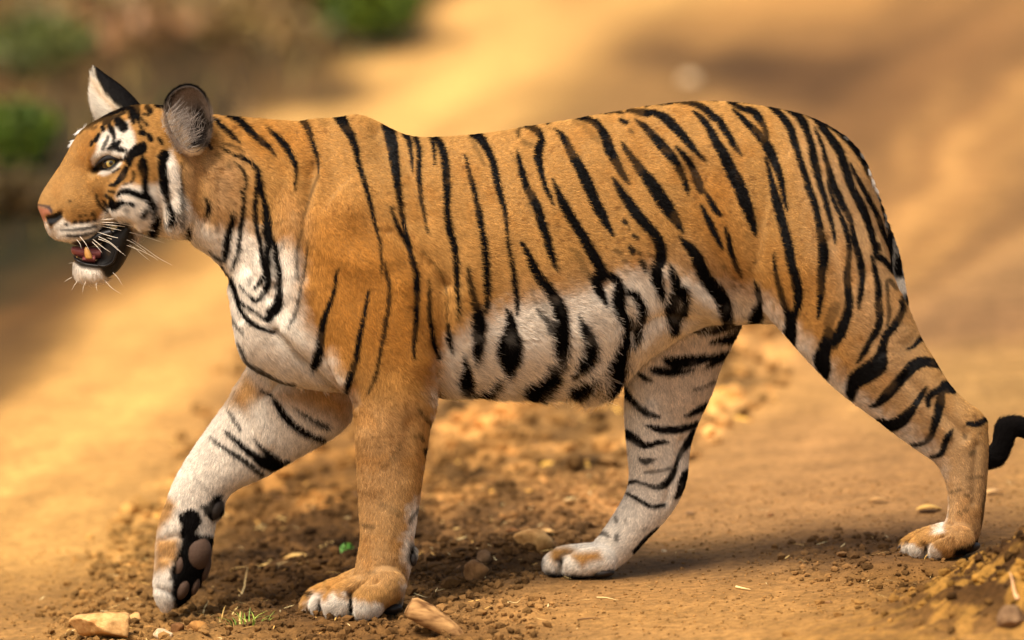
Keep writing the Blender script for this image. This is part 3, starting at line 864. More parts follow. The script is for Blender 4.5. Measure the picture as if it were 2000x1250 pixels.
web = [(252, 440, 262, 462, 56, 0), (216, 452, 256, 486, 50, 0), (200, 470, 248, 502, 44, 0), (192, 498, 232, 512, 38, 0)]
LOFTS.append((0, loft_mesh(web, ring=24)))
LOFTS.append((0, ball(150, 448, -22, 46, 25, 30, -8)))      # whisker pads
LOFTS.append((0, ball(150, 448, 22, 46, 25, 30, -8)))
LOFTS.append((0, ball(205, 292, -56, 40, 18, 24, -25)))     # brows
LOFTS.append((0, ball(205, 292, 56, 40, 18, 24, -25)))
LOFTS.append((0, ball(268, 380, -62, 62, 66, 42, 0)))       # cheeks
LOFTS.append((0, ball(268, 380, 62, 62, 66, 42, 0)))
LOFTS.append((0, ball(345, 392, -62, 36, 58, 34, 10)))      # ruff
LOFTS.append((0, ball(345, 392, 62, 36, 58, 34, 10)))

nfl = [(690, 300, 740, 290, 14, -50), (668, 350, 775, 335, 34, -76), (622, 420, 806, 410, 52, -98), (604, 530, 832, 530, 64, -104), (616, 630, 842, 630, 68, -108),
       (650, 716, 850, 706, 66, -110), (686, 784, 848, 764, 62, -112), (694, 856, 838, 846, 57, -112), (698, 928, 827, 918, 52, -112),
       (701, 996, 818, 986, 48, -112), (704, 1046, 808, 1046, 46, -112), (697, 1096, 806, 1096, 48, -112), (690, 1130, 794, 1140, 52, -112), (690, 1160, 786, 1180, 50, -112)]
LOFTS.append((0, loft_mesh(nfl, ring=36)))
LOFTS.append((0, ball(800, 1082, -112, 15, 22, 18)))       # wrist pad of the near front leg
toe(0, [(735, 1135, -62, 40), (690, 1150, -50, 34), (650, 1160, -46, 30), (622, 1172, -46, 27), (610, 1182, -46, 22)])
toe(0, [(740, 1130, -90, 42), (700, 1144, -92, 36), (668, 1158, -94, 34), (648, 1172, -94, 33), (636, 1180, -94, 29)])
toe(0, [(748, 1135, -120, 42), (715, 1150, -130, 34), (690, 1160, -136, 33), (672, 1172, -138, 35), (660, 1180, -138, 30)])
toe(0, [(755, 1142, -150, 38), (744, 1155, -160, 34), (730, 1166, -168, 33), (722, 1176, -170, 33), (712, 1182, -170, 28)])

ffl = [(560, 610, 700, 700, 50, 55), (512, 668, 700, 770, 56, 78), (476, 730, 680, 826, 56, 92), (443, 784, 634, 862, 52, 100), (404, 838, 576, 896, 48, 106),
       (367, 892, 518, 930, 44, 110), (340, 940, 458, 958, 42, 112), (324, 985, 434, 992, 40, 114), (311, 1022, 420, 1030, 41, 116),
       (305, 1062, 414, 1068, 43, 118), (303, 1102, 404, 1112, 44, 118), (300, 1138, 388, 1146, 40, 118), (303, 1166, 366, 1172, 32, 116), (312, 1184, 346, 1186, 16, 114)]
LOFTS.append((1, loft_mesh(ffl, ring=34)))
LOFTS.append((1, ball(419, 990, 110, 20, 28, 24, 12)))     # its wrist pad
toe(1, [(330, 1110, 90, 24), (322, 1140, 84, 22), (322, 1164, 84, 20), (324, 1180, 86, 15)])

fhl = [(1260, 600, 1440, 560, 52, 55), (1238, 650, 1450, 620, 62, 80), (1226, 700, 1432, 668, 62, 90), (1221, 748, 1408, 716, 58, 96), (1220, 800, 1388, 772, 54, 100), (1222, 850, 1362, 830, 48, 102),
       (1227, 900, 1347, 880, 43, 104), (1228, 936, 1344, 922, 40, 104), (1220, 966, 1334, 962, 37, 104), (1200, 1002, 1306, 1008, 36, 104),
       (1176, 1038, 1266, 1052, 36, 104), (1154, 1064, 1230, 1090, 38, 104), (1130, 1076, 1202, 1112, 42, 104)]
LOFTS.append((2, loft_mesh(fhl, ring=32)))
toe(2, [(1165, 1090, 130, 32), (1125, 1094, 134, 31), (1098, 1098, 134, 30), (1084, 1102, 134, 26)])
toe(2, [(1165, 1090, 105, 34), (1130, 1092, 104, 32), (1104, 1096, 102, 32), (1088, 1101, 102, 28)])
toe(2, [(1175, 1094, 80, 32), (1155, 1098, 74, 30), (1138, 1101, 72, 30), (1124, 1106, 72, 25)])

nhl = [(1480, 290, 1560, 250, 20, -30), (1430, 350, 1610, 290, 50, -54), (1412, 430, 1672, 392, 68, -66), (1430, 520, 1722, 476, 74, -74), (1484, 596, 1750, 552, 73, -82), (1537, 656, 1776, 604, 67, -92),
       (1586, 712, 1800, 660, 60, -98), (1636, 762, 1824, 700, 53, -100), (1690, 804, 1852, 748, 46, -102), (1744, 845, 1886, 784, 41, -104), (1793, 880, 1916, 806, 37, -104),
       (1828, 906, 1930, 846, 35, -104), (1848, 946, 1929, 910, 33, -104), (1852, 988, 1925, 966, 32, -104), (1846, 1020, 1918, 1020, 33, -104), (1838, 1036, 1911, 1048, 37, -104), (1832, 1052, 1906, 1068, 36, -104)]
LOFTS.append((0, loft_mesh(nhl, ring=36)))
LOFTS.append((0, ball(1912, 830, -104, 17, 20, 20, 10)))
toe(0, [(1860, 1050, -70, 30), (1825, 1058, -62, 27), (1795, 1060, -58, 25), (1776, 1066, -58, 21)])
toe(0, [(1862, 1046, -88, 33), (1832, 1052, -86, 31), (1805, 1059, -84, 30), (1788, 1067, -84, 26)])
toe(0, [(1866, 1048, -112, 33), (1840, 1055, -116, 31), (1816, 1061, -118, 30), (1800, 1068, -118, 26)])
toe(0, [(1872, 1054, -138, 31), (1858, 1059, -144, 30), (1844, 1063, -148, 29), (1832, 1069, -148, 25)])

tail = [(1640, 262, 1660, 320, 20, 0), (1680, 300, 1660, 360, 24, 2), (1710, 366, 1670, 384, 24, 4), (1735, 436, 1692, 455, 24, 8), (1758, 506, 1714, 520, 24, 14), (1770, 576, 1726, 590, 24, 22),
        (1786, 660, 1744, 676, 23, 40), (1818, 750, 1780, 768, 22, 62), (1862, 830, 1830, 854, 22, 80), (1908, 876, 1890, 912, 18, 90), (1934, 870, 1950, 910, 18, 92),
        (1941, 850, 1975, 874, 18, 94), (1949, 824, 1981, 855, 18, 96), (1976, 814, 1991, 854, 18, 100), (2010, 820, 2004, 858, 17, 104), (2040, 846, 2022, 872, 15, 108), (2056, 872, 2040, 886, 8, 112)]
LOFTS.append((3, loft_mesh(tail, ring=24)))

def fuse():
    V = []; Fc = []; off = 0; LV = []; LL = []
    for lab, (v, f) in LOFTS:
        V.append(v); Fc += [tuple(i + off for i in q) for q in f]; off += len(v)
        LV.append(v); LL.append(np.full(len(v), lab))
    me = mesh_from('body', np.vstack(V), Fc)
    o = bpy.data.objects.new('body_raw', me); C.objects.link(o)
    bm = bmesh.new(); bm.from_mesh(me); bmesh.ops.recalc_face_normals(bm, faces=bm.faces); bm.to_mesh(me); bm.free()
    r = o.modifiers.new('r', 'REMESH'); r.mode = 'VOXEL'; r.voxel_size = 0.0036
    dg = bpy.context.evaluated_depsgraph_get()
    e = bpy.data.meshes.new_from_object(o.evaluated_get(dg))
    bpy.data.objects.remove(o)
    n = len(e.vertices); P = np.empty(n * 3, np.float32); e.vertices.foreach_get('co', P); P = P.reshape(-1, 3).astype(float)
    ed = np.empty(len(e.edges) * 2, np.int32); e.edges.foreach_get('vertices', ed); ed = ed.reshape(-1, 2)
    # smoothing that keeps the volume, stronger on the torso than on head and paws
    u, v = UV(P)
    k = 1 - 0.55 * ((u < 330) | (v > 1010)).astype(float)
    deg = np.zeros(n); np.add.at(deg, ed[:, 0], 1); np.add.at(deg, ed[:, 1], 1)
    def lap(A):
        s = np.zeros_like(A)
        for c in range(A.shape[1]):
            s[:, c] = np.bincount(ed[:, 0], A[ed[:, 1], c], n) + np.bincount(ed[:, 1], A[ed[:, 0], c], n)
        return s / np.maximum(deg, 1)[:, None] - A
    for it in range(34):
        P = P + (0.60 * k)[:, None] * lap(P)
        P = P - (0.61 * k)[:, None] * lap(P)
    kk = (smooth(400, 440, u) * smooth(1800, 1740, u) * smooth(740, 700, v))
    for it in range(60):
        P = P + (0.6 * kk)[:, None] * lap(P)
        P = P - (0.6 * kk)[:, None] * lap(P)
    for it in range(6):
        P = P + (0.5 * k)[:, None] * lap(P)
    # region of each vertex: that of the nearest mass
    kd = KDTree(off)
    allv = np.vstack(LV); alll = np.concatenate(LL)
    for i, q in enumerate(allv): kd.insert(q, i)
    kd.balance()
    lab = np.array([alll[kd.find(p)[1]] for p in P])
    return e, P, lab, ed, lap

def normals_of(me):
    nn = np.empty(len(me.vertices) * 3, np.float32)
    me.vertices.foreach_get('normal', nn)
    return nn.reshape(-1, 3).astype(float)

# relief of muscles and folds on the side seen: (points, radius px, height mm)
RELIEF = [
    ([(536, 645), (590, 705), (640, 748), (685, 790)], 9, -15, 0),
    ([(560, 640), (620, 690), (668, 740)], 22, 8, 0),
    ([(690, 250), (705, 320), (690, 400)], 36, 10, 0), ([(742, 262), (790, 330), (830, 420)], 26, -8, 0),
    ([(770, 300), (800, 420), (850, 520)], 20, 4, 0),
    ([(612, 330), (596, 430), (594, 540)], 16, -9, 0), ([(630, 430), (660, 500), (740, 520)], 30, 7, 0),
    ([(700, 590), (735, 650), (760, 720)], 26, -3, 0), ([(780, 560), (800, 640), (820, 700)], 30, 9, 0),
    ([(872, 560), (866, 620), (860, 700), (854, 750)], 20, -6, 0), ([(760, 450), (830, 510), (868, 560)], 10, -4, 0),
    ([(720, 850), (725, 950)], 20, 5, 0), ([(800, 820), (790, 930)], 14, -2, 0), ([(760, 1010), (756, 1090)], 18, 3, 0),
    ([(404, 290), (392, 360), (396, 430)], 16, -7, 0), ([(430, 330), (445, 400)], 28, 3, 0),
    ([(456, 440), (480, 520), (520, 580)], 10, -5, 0), ([(510, 450), (530, 540)], 10, 5, 0), ([(535, 470), (548, 560)], 6, -4, 0),
    ([(430, 520), (455, 560), (470, 620)], 8, -6, 0),
    ([(1360, 330), (1390, 420), (1425, 520), (1450, 600)], 30, -11, 0), ([(1330, 300), (1400, 300)], 30, 5, 0),
    ([(1470, 300), (1500, 400), (1540, 520)], 55, 6, 0), ([(1300, 530), (1380, 590), (1450, 632)], 16, 8, 0), ([(1240, 650), (1300, 620), (1400, 640)], 14, -8, 0),
    ([(1180, 560), (1230, 640), (1220, 730)], 14, -6, 0), ([(1130, 640), (1150, 720)], 20, 4, 0),
    ([(960, 400), (1000, 600)], 60, -3, 0), ([(1080, 420), (1120, 600)], 60, 4, 0),
    ([(1620, 470), (1660, 600), (1720, 690)], 14, -5, 0), ([(1700, 560), (1760, 650)], 20, 5, 0),
    ([(1770, 740), (1830, 800), (1880, 850)], 12, -6, 0), ([(1800, 790), (1850, 850)], 10, 4, 0), ([(1905, 870), (1900, 980)], 8, -3, 0),
    ([(178, 334), (196, 324), (214, 316), (232, 313)], 7, -9, 0), ([(176, 330), (182, 336)], 6, -8, 0),
    ([(150, 330), (165, 370), (200, 400)], 14, -4, 0), ([(118, 380), (140, 400)], 20, 3, 0),
    ([(92, 427), (104, 426), (118, 418)], 5, -7, 0), ([(98, 445), (108, 460)], 3, -3, 0),
    ([(230, 430), (256, 440), (262, 470)], 7, -5, 0), ([(300, 300), (310, 400), (316, 450)], 8, -2.5, 0), ([(330, 320), (352, 400)], 9, 4, 0),
    ([(684, 1158), (688, 1204)], 5, -20, 0), ([(688, 1156), (705, 1144), (735, 1136)], 5, -7, 0), ([(625, 1176), (630, 1206)], 5, -16, 0), ([(627, 1168), (640, 1150)], 4, -5, 0),
    ([(1806, 1064), (1810, 1094)], 5, -16, 0), ([(1768, 1058), (1772, 1092)], 5, -12, 0), ([(1808, 1064), (1822, 1052), (1845, 1044)], 4, -8, 0), ([(1770, 1058), (1790, 1040), (1815, 1032)], 4, -6, 0),
    ([(1091, 1094), (1095, 1120)], 5, -18, 2), ([(1092, 1094), (1102, 1080), (1122, 1074)], 4, -10, 2),
    ([(520, 770), (560, 740), (620, 750)], 12, -8, 1), ([(470, 760), (500, 810), (520, 860)], 14, 5, 1), ([(316, 1052), (350, 1044)], 8, -4, 1), ([(304, 1146), (334, 1156)], 6, -3, 1),
    ([(354, 1050), (350, 1100), (336, 1130)], 5, -7, 1), ([(1330, 860), (1318, 920), (1300, 980)], 7, -4, 2), ([(1270, 800), (1270, 900)], 16, 4, 2),
]
e, P, lab, ed, lap = fuse()
me = e; me.name = 'body'
me.vertices.foreach_set('co', P.astype(np.float32).ravel()); me.update()
N = normals_of(me)
u, v = UV(P)
def stroke_dist(pts):
    Q = np.array(catmull(pts, 4)); d = np.full(len(P), 1e9)
    for a, b in zip(Q[:-1], Q[1:]):
        t = b - a; s = np.clip(((u - a[0]) * t[0] + (v - a[1]) * t[1]) / (t @ t + 1e-9), 0, 1)
        d = np.minimum(d, np.hypot(u - a[0] - s * t[0], v - a[1] - s * t[1]))
    return d
disp = np.zeros(len(P))
for pts, rad, mm, lb in RELIEF:
    disp += np.exp(-(stroke_dist(pts) / rad) ** 2) * mm * 0.0013 * (lab == lb)
face = np.clip(np.abs(N[:, 1]) * 1.6, 0, 1)
muscle = (fbm(u / 90, v / 150, 81, 2) - 0.5) * 0.013 * (lab == 0) * (u > 420)
P = P + N * ((disp + muscle) * face)[:, None]
for it in range(2): P = P + 0.3 * lap(P)
me.vertices.foreach_set('co', P.astype(np.float32).ravel()); me.update()
me.polygons.foreach_set('use_smooth', np.ones(len(me.polygons), bool))
N = normals_of(me)
col, kb, kn = coat(P, lab)
at = me.attributes.new('tint', 'FLOAT_COLOR', 'POINT')
c4 = np.ones((len(P), 4), np.float32); c4[:, :3] = col * np.where(kn > 0.4, 1.0, 0.55)[:, None]; at.data.foreach_set('color', c4.ravel())
wet = np.maximum(kn, sample(BLACK, u, v, 0.5) * (lab == 0) * (u < 300))
def skin_build(n, l, b):
    a = n.new('ShaderNodeAttribute'); a.attribute_name = 'tint'
    l.new(a.outputs['Color'], b.inputs['Base Color'])
    wv = n.new('ShaderNodeAttribute'); wv.attribute_name = 'wet'
    mr = n.new('ShaderNodeMapRange'); mr.inputs[3].default_value = 0.85; mr.inputs[4].default_value = 0.5
    l.new(wv.outputs['Fac'], mr.inputs[0]); l.new(mr.outputs[0], b.inputs['Roughness'])
    ns = n.new('ShaderNodeTexNoise'); ns.inputs['Scale'].default_value = 420; ns.inputs['Detail'].default_value = 3
    bp = n.new('ShaderNodeBump'); bp.inputs['Strength'].default_value = 0.35; bp.inputs['Distance'].default_value = 0.002
    g = n.new('ShaderNodeNewGeometry'); l.new(g.outputs['Position'], ns.inputs['Vector'])
    l.new(ns.outputs['Fac'], bp.inputs['Height']); l.new(bp.outputs[0], b.inputs['Normal'])
M_skin = material('skin_under_coat', 0.85, 0.25, build=skin_build)
wa = me.attributes.new('wet', 'FLOAT', 'POINT'); wa.data.foreach_set('value', wet.astype(np.float32))
me.materials.clear(); me.materials.append(M_skin)

base = W(1200, 1150, 0.0); base[2] = float(ground_z(np.array([base[0]]), np.array([0.0]))[0])
tiger = empty('tiger', base, 'orange tiger with black stripes walking left, mouth open, one front paw lifted', 'tiger')
body = link('body', me, tiger)

# ------------------------------------------------------------------ fur
def fur_material(name, sheen=0.0):
    m = bpy.data.materials.new(name); m.use_nodes = True
    n = m.node_tree.nodes; l = m.node_tree.links; n.clear()
    out = n.new('ShaderNodeOutputMaterial')
    a = n.new('ShaderNodeAttribute'); a.attribute_name = 'fur_tint'
    sn = n.new('ShaderNodeAttribute'); sn.attribute_name = 'skin_normal'
    g = n.new('ShaderNodeNewGeometry')
    m1 = n.new('ShaderNodeVectorMath'); m1.operation = 'SCALE'; m1.inputs['Scale'].default_value = 0.62
    l.new(sn.outputs['Vector'], m1.inputs[0])
    m2 = n.new('ShaderNodeVectorMath'); m2.operation = 'SCALE'; m2.inputs['Scale'].default_value = 0.38
    l.new(g.outputs['Normal'], m2.inputs[0])
    ad = n.new('ShaderNodeVectorMath'); l.new(m1.outputs[0], ad.inputs[0]); l.new(m2.outputs[0], ad.inputs[1])
    nm = n.new('ShaderNodeVectorMath'); nm.operation = 'NORMALIZE'; l.new(ad.outputs[0], nm.inputs[0])
    d = n.new('ShaderNodeBsdfDiffuse'); l.new(a.outputs['Color'], d.inputs['Color']); l.new(nm.outputs[0], d.inputs['Normal'])
    tr = n.new('ShaderNodeBsdfTranslucent'); l.new(a.outputs['Color'], tr.inputs['Color']); l.new(nm.outputs[0], tr.inputs['Normal'])
    mx = n.new('ShaderNodeMixShader'); mx.inputs[0].default_value = 0.12
    l.new(d.outputs[0], mx.inputs[1]); l.new(tr.outputs[0], mx.inputs[2])
    h = n.new('ShaderNodeBsdfHair'); h.component = 'Reflection'
    l.new(a.outputs['Color'], h.inputs['Color']); h.inputs['RoughnessU'].default_value = 0.35; h.inputs['RoughnessV'].default_value = 0.6
    mh = n.new('ShaderNodeMixShader'); mh.inputs[0].default_value = 0.10
    l.new(mx.outputs[0], mh.inputs[1]); l.new(h.outputs[0], mh.inputs[2])
    l.new(mh.outputs[0], out.inputs['Surface'])
    return m
M_fur = fur_material('fur')

GROOM = [  # u, v, direction (du, dv), length mm, lift
    (80, 380, .5, -.8, 3, .25), (110, 370, .6, -.7, 4, .25), (140, 300, .6, -.75, 6, .25), (160, 400, 1, .15, 6, .3), (130, 450, .9, .35, 6, .4), (110, 465, .5, .8, 6, .4),
    (190, 250, .8, -.5, 7, .3), (250, 215, 1, -.1, 8, .3), (215, 290, .7, -.6, 6, .3), (205, 302, -.1, 1, 7, .5), (222, 304, .4, 1, 7, .5), (196, 342, .3, 1, 5, .3), (230, 330, 1, .2, 6, .25), (200, 380, 1, .3, 7, .3), (250, 260, 1, .1, 9, .3), (300, 250, 1, .3, 10, .3),
    (270, 330, .95, .35, 11, .3), (240, 400, .9, .4, 11, .35), (300, 400, .8, .6, 16, .35), (345, 330, .5, .85, 14, .3), (350, 430, .5, .9, 21, .35), (300, 455, .4, 1, 19, .5), (340, 460, .4, 1, 24, .5), (370, 470, .5, .9, 22, .45),
    (150, 535, .1, 1, 12, .6), (180, 545, .3, 1, 14, .6), (210, 530, .4, .9, 12, .5),
    (420, 250, 1, .3, 12, .25), (440, 350, .9, .5, 14, .25), (430, 450, .6, .8, 13, .3), (500, 300, .9, .5, 12, .22), (500, 450, .5, .9, 11, .25), (560, 450, .5, .9, 13, .25), (480, 600, .5, .9, 12, .25), (520, 700, .7, .7, 16, .3), (600, 680, .5, .85, 15, .3),
    (650, 300, .85, .5, 10, .26), (750, 300, .9, .45, 9, .2), (700, 450, .6, .8, 10, .26), (700, 600, .35, .95, 10, .26), (800, 650, .6, .8, 10, .22), (870, 700, .8, .6, 16, .3),
    (900, 300, 1, .15, 9, .26), (1000, 400, 1, .2, 9, .26), (1000, 600, 1, .25, 12, .2), (1000, 715, .85, .6, 20, .35), (960, 765, .5, .9, 34, .6), (880, 775, .5, .9, 26, .5), (1040, 770, .4, .9, 36, .65), (1100, 720, .6, .8, 24, .42), (1130, 765, .4, 1, 42, .7), (1190, 745, .3, 1, 46, .7), (1220, 660, .2, 1, 26, .4),
    (1150, 300, 1, .1, 9, .26), (1200, 450, 1, .25, 9, .26), (1150, 600, 1, .35, 12, .2), (1300, 260, 1, .1, 9, .26), (1350, 450, .9, .4, 9, .26), (1330, 600, .5, .9, 18, .3), (1420, 620, .6, .8, 16, .3), (1300, 680, .3, 1, 20, .35),
    (1450, 300, .95, .3, 9, .26), (1550, 450, .9, .4, 9, .2), (1650, 400, .8, .6, 9, .2), (1720, 420, .5, .9, 10, .25), (1500, 620, .5, .9, 14, .28), (1600, 600, .85, .5, 10, .26), (1700, 560, .7, .7, 10, .26), (1620, 730, .6, .8, 13, .25), (1700, 720, .8, .6, 10, .26), (1780, 700, .8, .6, 9, .2),
    (1800, 850, .8, .6, 10, .22), (1880, 830, .8, .6, 8, .2), (1900, 900, .4, .95, 8, .2), (1880, 980, .25, 1, 9, .22), (1860, 1030, -.3, 1, 8, .25), (1800, 1060, -.8, .6, 8, .3), (1840, 1070, -.3, .9, 8, .3), (1780, 1075, -.6, .8, 9, .35),
    (720, 800, .3, 1, 10, .25), (750, 900, .25, 1, 9, .22), (690, 880, -.35, .95, 12, .3), (820, 850, .7, .8, 12, .3), (750, 1000, .2, 1, 9, .22), (800, 1050, .6, .8, 10, .3), (740, 1100, -.1, 1, 9, .25), (660, 1155, -.8, .6, 9, .3), (700, 1175, -.4, .9, 10, .35), (620, 1180, -.6, .8, 12, .4), (740, 1180, .1, 1, 9, .3),
]
GROOM_F = [(500, 760, .2, 1, 14, .3), (600, 800, .3, 1, 16, .3), (500, 860, -.1, 1, 12, .28), (400, 900, -.3, 1, 11, .25), (360, 980, -.2, 1, 11, .25), (330, 1050, -.1, 1, 11, .3), (320, 1130, 0, 1, 10, .3), (320, 1175, 0, 1, 9, .35), (440, 900, .1, 1, 12, .28)]
GROOM_H = [(1330, 680, .1, 1, 15, .25), (1280, 760, .1, 1, 13, .25), (1290, 870, .1, 1, 10, .22), (1280, 960, -.2, 1, 9, .22), (1220, 1040, -.6, .8, 9, .22), (1150, 1090, -.8, .5, 8, .25), (1110, 1090, -.7, .7, 8, .3), (1080, 1105, -.5, .9, 8, .3)]
GROOM_T = [(1690, 330, .6, .8, 12, .3), (1750, 500, .2, 1, 12, .3), (1800, 760, .5, .8, 12, .3), (1920, 900, 1, 0, 13, .4), (1960, 850, .3, -1, 13, .4), (2000, 840, 1, .1, 13, .4)]
def groom(G, u, v):
    w = 0; acc = 0
    for g in G:
        k = 1 / (((u - g[0]) ** 2 + (v - g[1]) ** 2) + 300.0) ** 1.6
        w = w + k; acc = acc + k[:, None] * np.array(g[2:])[None]
    return acc / w[:, None]

def strands(name, P0, N0, T, length, lift, col, r0, parent, segs=3, jit=0.25, seed=1):
    """hair curves with roots P0, skin normals N0 and combing directions T"""
    n = len(P0); g = np.random.default_rng(seed)
    T = T - N0 * np.sum(T * N0, 1)[:, None]
    T = T / (np.linalg.norm(T, axis=1)[:, None] + 1e-9)
    J = g.normal(size=(n, 3)); J -= N0 * np.sum(J * N0, 1)[:, None]
    T = T + J * jit; T /= np.linalg.norm(T, axis=1)[:, None]
    L = length * g.uniform(0.65, 1.2, n)
    t = np.linspace(0, 1, segs + 1)
    lf = lift * g.uniform(0.6, 1.5, n)
    bend = g.normal(size=(n, 3)) * 0.06
    pts = P0[:, None, :] - N0[:, None, :] * 0.0008 + L[:, None, None] * (T[:, None, :] * t[None, :, None]
          + N0[:, None, :] * (lf[:, None] * (t - 0.42 * t * t)[None, :])[:, :, None]
          + bend[:, None, :] * (t * t)[None, :, None])
    cu = bpy.data.hair_curves.new(name)
    cu.add_curves([segs + 1] * n)
    cu.position_data.foreach_set('vector', pts.astype(np.float32).ravel()) if hasattr(cu, 'position_data') else cu.attributes['position'].data.foreach_set('vector', pts.astype(np.float32).ravel())
    ra = cu.attributes.get('radius') or cu.attributes.new('radius', 'FLOAT', 'POINT')
    rr = (np.asarray(r0) * np.ones(n))[:, None] * np.linspace(1, 0.25, segs + 1)[None]
    ra.data.foreach_set('value', rr.astype(np.float32).ravel())
    a = cu.attributes.new('fur_tint', 'FLOAT_COLOR', 'CURVE')
    c4 = np.ones((n, 4), np.float32); c4[:, :3] = col; a.data.foreach_set('color', c4.ravel())
    b = cu.attributes.new('skin_normal', 'FLOAT_VECTOR', 'CURVE')
    b.data.foreach_set('vector', N0.astype(np.float32).ravel())
    cu.materials.append(M_fur)
    o = bpy.data.objects.new(name, cu); C.objects.link(o); o.parent = parent
    o.location = -world_loc(parent)
    return o

def scatter(me, P, N, dens, seed=3):
    """random points on a mesh; dens = per-face density (1/m2)"""
    me.calc_loop_triangles()
    t = np.empty(len(me.loop_triangles) * 3, np.int32); me.loop_triangles.foreach_get('vertices', t); t = t.reshape(-1, 3)
    A = P[t[:, 0]]; B = P[t[:, 1]]; Cc = P[t[:, 2]]
    ar = 0.5 * np.linalg.norm(np.cross(B - A, Cc - A), axis=1)
    ex = ar * dens(t); g = np.random.default_rng(seed)
    cnt = np.floor(ex + g.random(len(ex))).astype(int)
    f = np.repeat(np.arange(len(t)), cnt); n = len(f)
    a = g.random(n); b = g.random(n); s = a + b > 1; a[s] = 1 - a[s]; b[s] = 1 - b[s]
    w = np.stack([1 - a - b, a, b], 1)
    p = np.einsum('nk,nkd->nd', w, P[t[f]]); nn = np.einsum('nk,nkd->nd', w, N[t[f]])
    nn /= np.linalg.norm(nn, axis=1)[:, None] + 1e-9
    return p, nn, t[f, 0]

FUR_N = 1.0
bare = np.clip(np.maximum(wet * 1.2, 0), 0, 1)
def dens(t):
    ny = N[t].mean(1)[:, 1]; uu = u[t].mean(1); vv = v[t].mean(1)
    d = np.where(ny < 0.25, 520000, 130000) * FUR_N
    d = np.where((uu < 320) & (ny < 0.25), d * 1.9, d)
    d = np.where((lab[t[:, 0]] > 0) & (ny < .25), d * 0.9, d)
    return d * (1 - np.clip(bare[t].mean(1) * 1.3, 0, 1))
fp, fn, fi = scatter(me, P, N, dens)
fl = lab[fi]
fu, fv = UV(fp)
G = groom(GROOM, fu, fv)
for q, GG in ((1, GROOM_F), (2, GROOM_H), (3, GROOM_T)):
    s = fl == q
    if s.any(): G[s] = groom(GG, fu[s], fv[s])
# cowlicks: the comb direction wanders a little
ang = (fbm(fu / 40, fv / 40, 91, 2) - 0.5) * 0.9
du = G[:, 0] * np.cos(ang) - G[:, 1] * np.sin(ang); dv = G[:, 0] * np.sin(ang) + G[:, 1] * np.cos(ang)
T = np.stack([du, np.zeros_like(du), -dv], 1) + rng.normal(size=(len(du), 3)) * 0.02
fr = rng.normal(size=(len(fp), 2))
Tn = T - fn * np.sum(T * fn, 1)[:, None]; Tn /= np.linalg.norm(Tn, axis=1)[:, None] + 1e-9
fc, fk, _ = coat(fp + Tn * (G[:, 2] * 0.00048)[:, None], fl, 0.9, fr)
fc = fc * (1 + 1.3 * ((fl == 3) & (fu > 1850)))[:, None]
tuft = fbm(fp[:, 0] * 160, fp[:, 2] * 160, 95, 2)
fc = fc * (1 + (tuft - 0.5) * 0.5)[:, None] * rng.uniform(0.60, 1.34, len(fp))[:, None]
flen = G[:, 2] * 0.001 * (0.8 + 0.4 * tuft) * np.clip(1 - bare[fi] * 0.8, 0.15, 1)
near_eye = np.hypot(fu - 210, fv - 322); flen = flen * smooth(4, 34, near_eye).clip(0.25, 1)
rad = np.where(fu < 320, 0.00022, 0.00034) * (1 + 0.25 * (G[:, 2] > 18))
fur = strands('fur', fp, fn, T, flen, G[:, 3], fc, rad, body, seed=5)
fur['kind'] = 'stuff'
print('STRANDS', len(fp), 'BODY VERTS', len(P))
# ------------------------------------------------------------------ eyes, ears, mouth, whiskers, pads
def surf_y(u0, v0, r=6, side=-1):
    """depth of the body's near (side -1) or far surface at a photograph pixel"""
    s = (np.hypot(u - u0, v - v0) < r) & (lab == 0)
    while not s.any():
        r *= 2; s = (np.hypot(u - u0, v - v0) < r) & (lab == 0)
    q = P[s, 1]
    return float(q.min() if side < 0 else q.max())

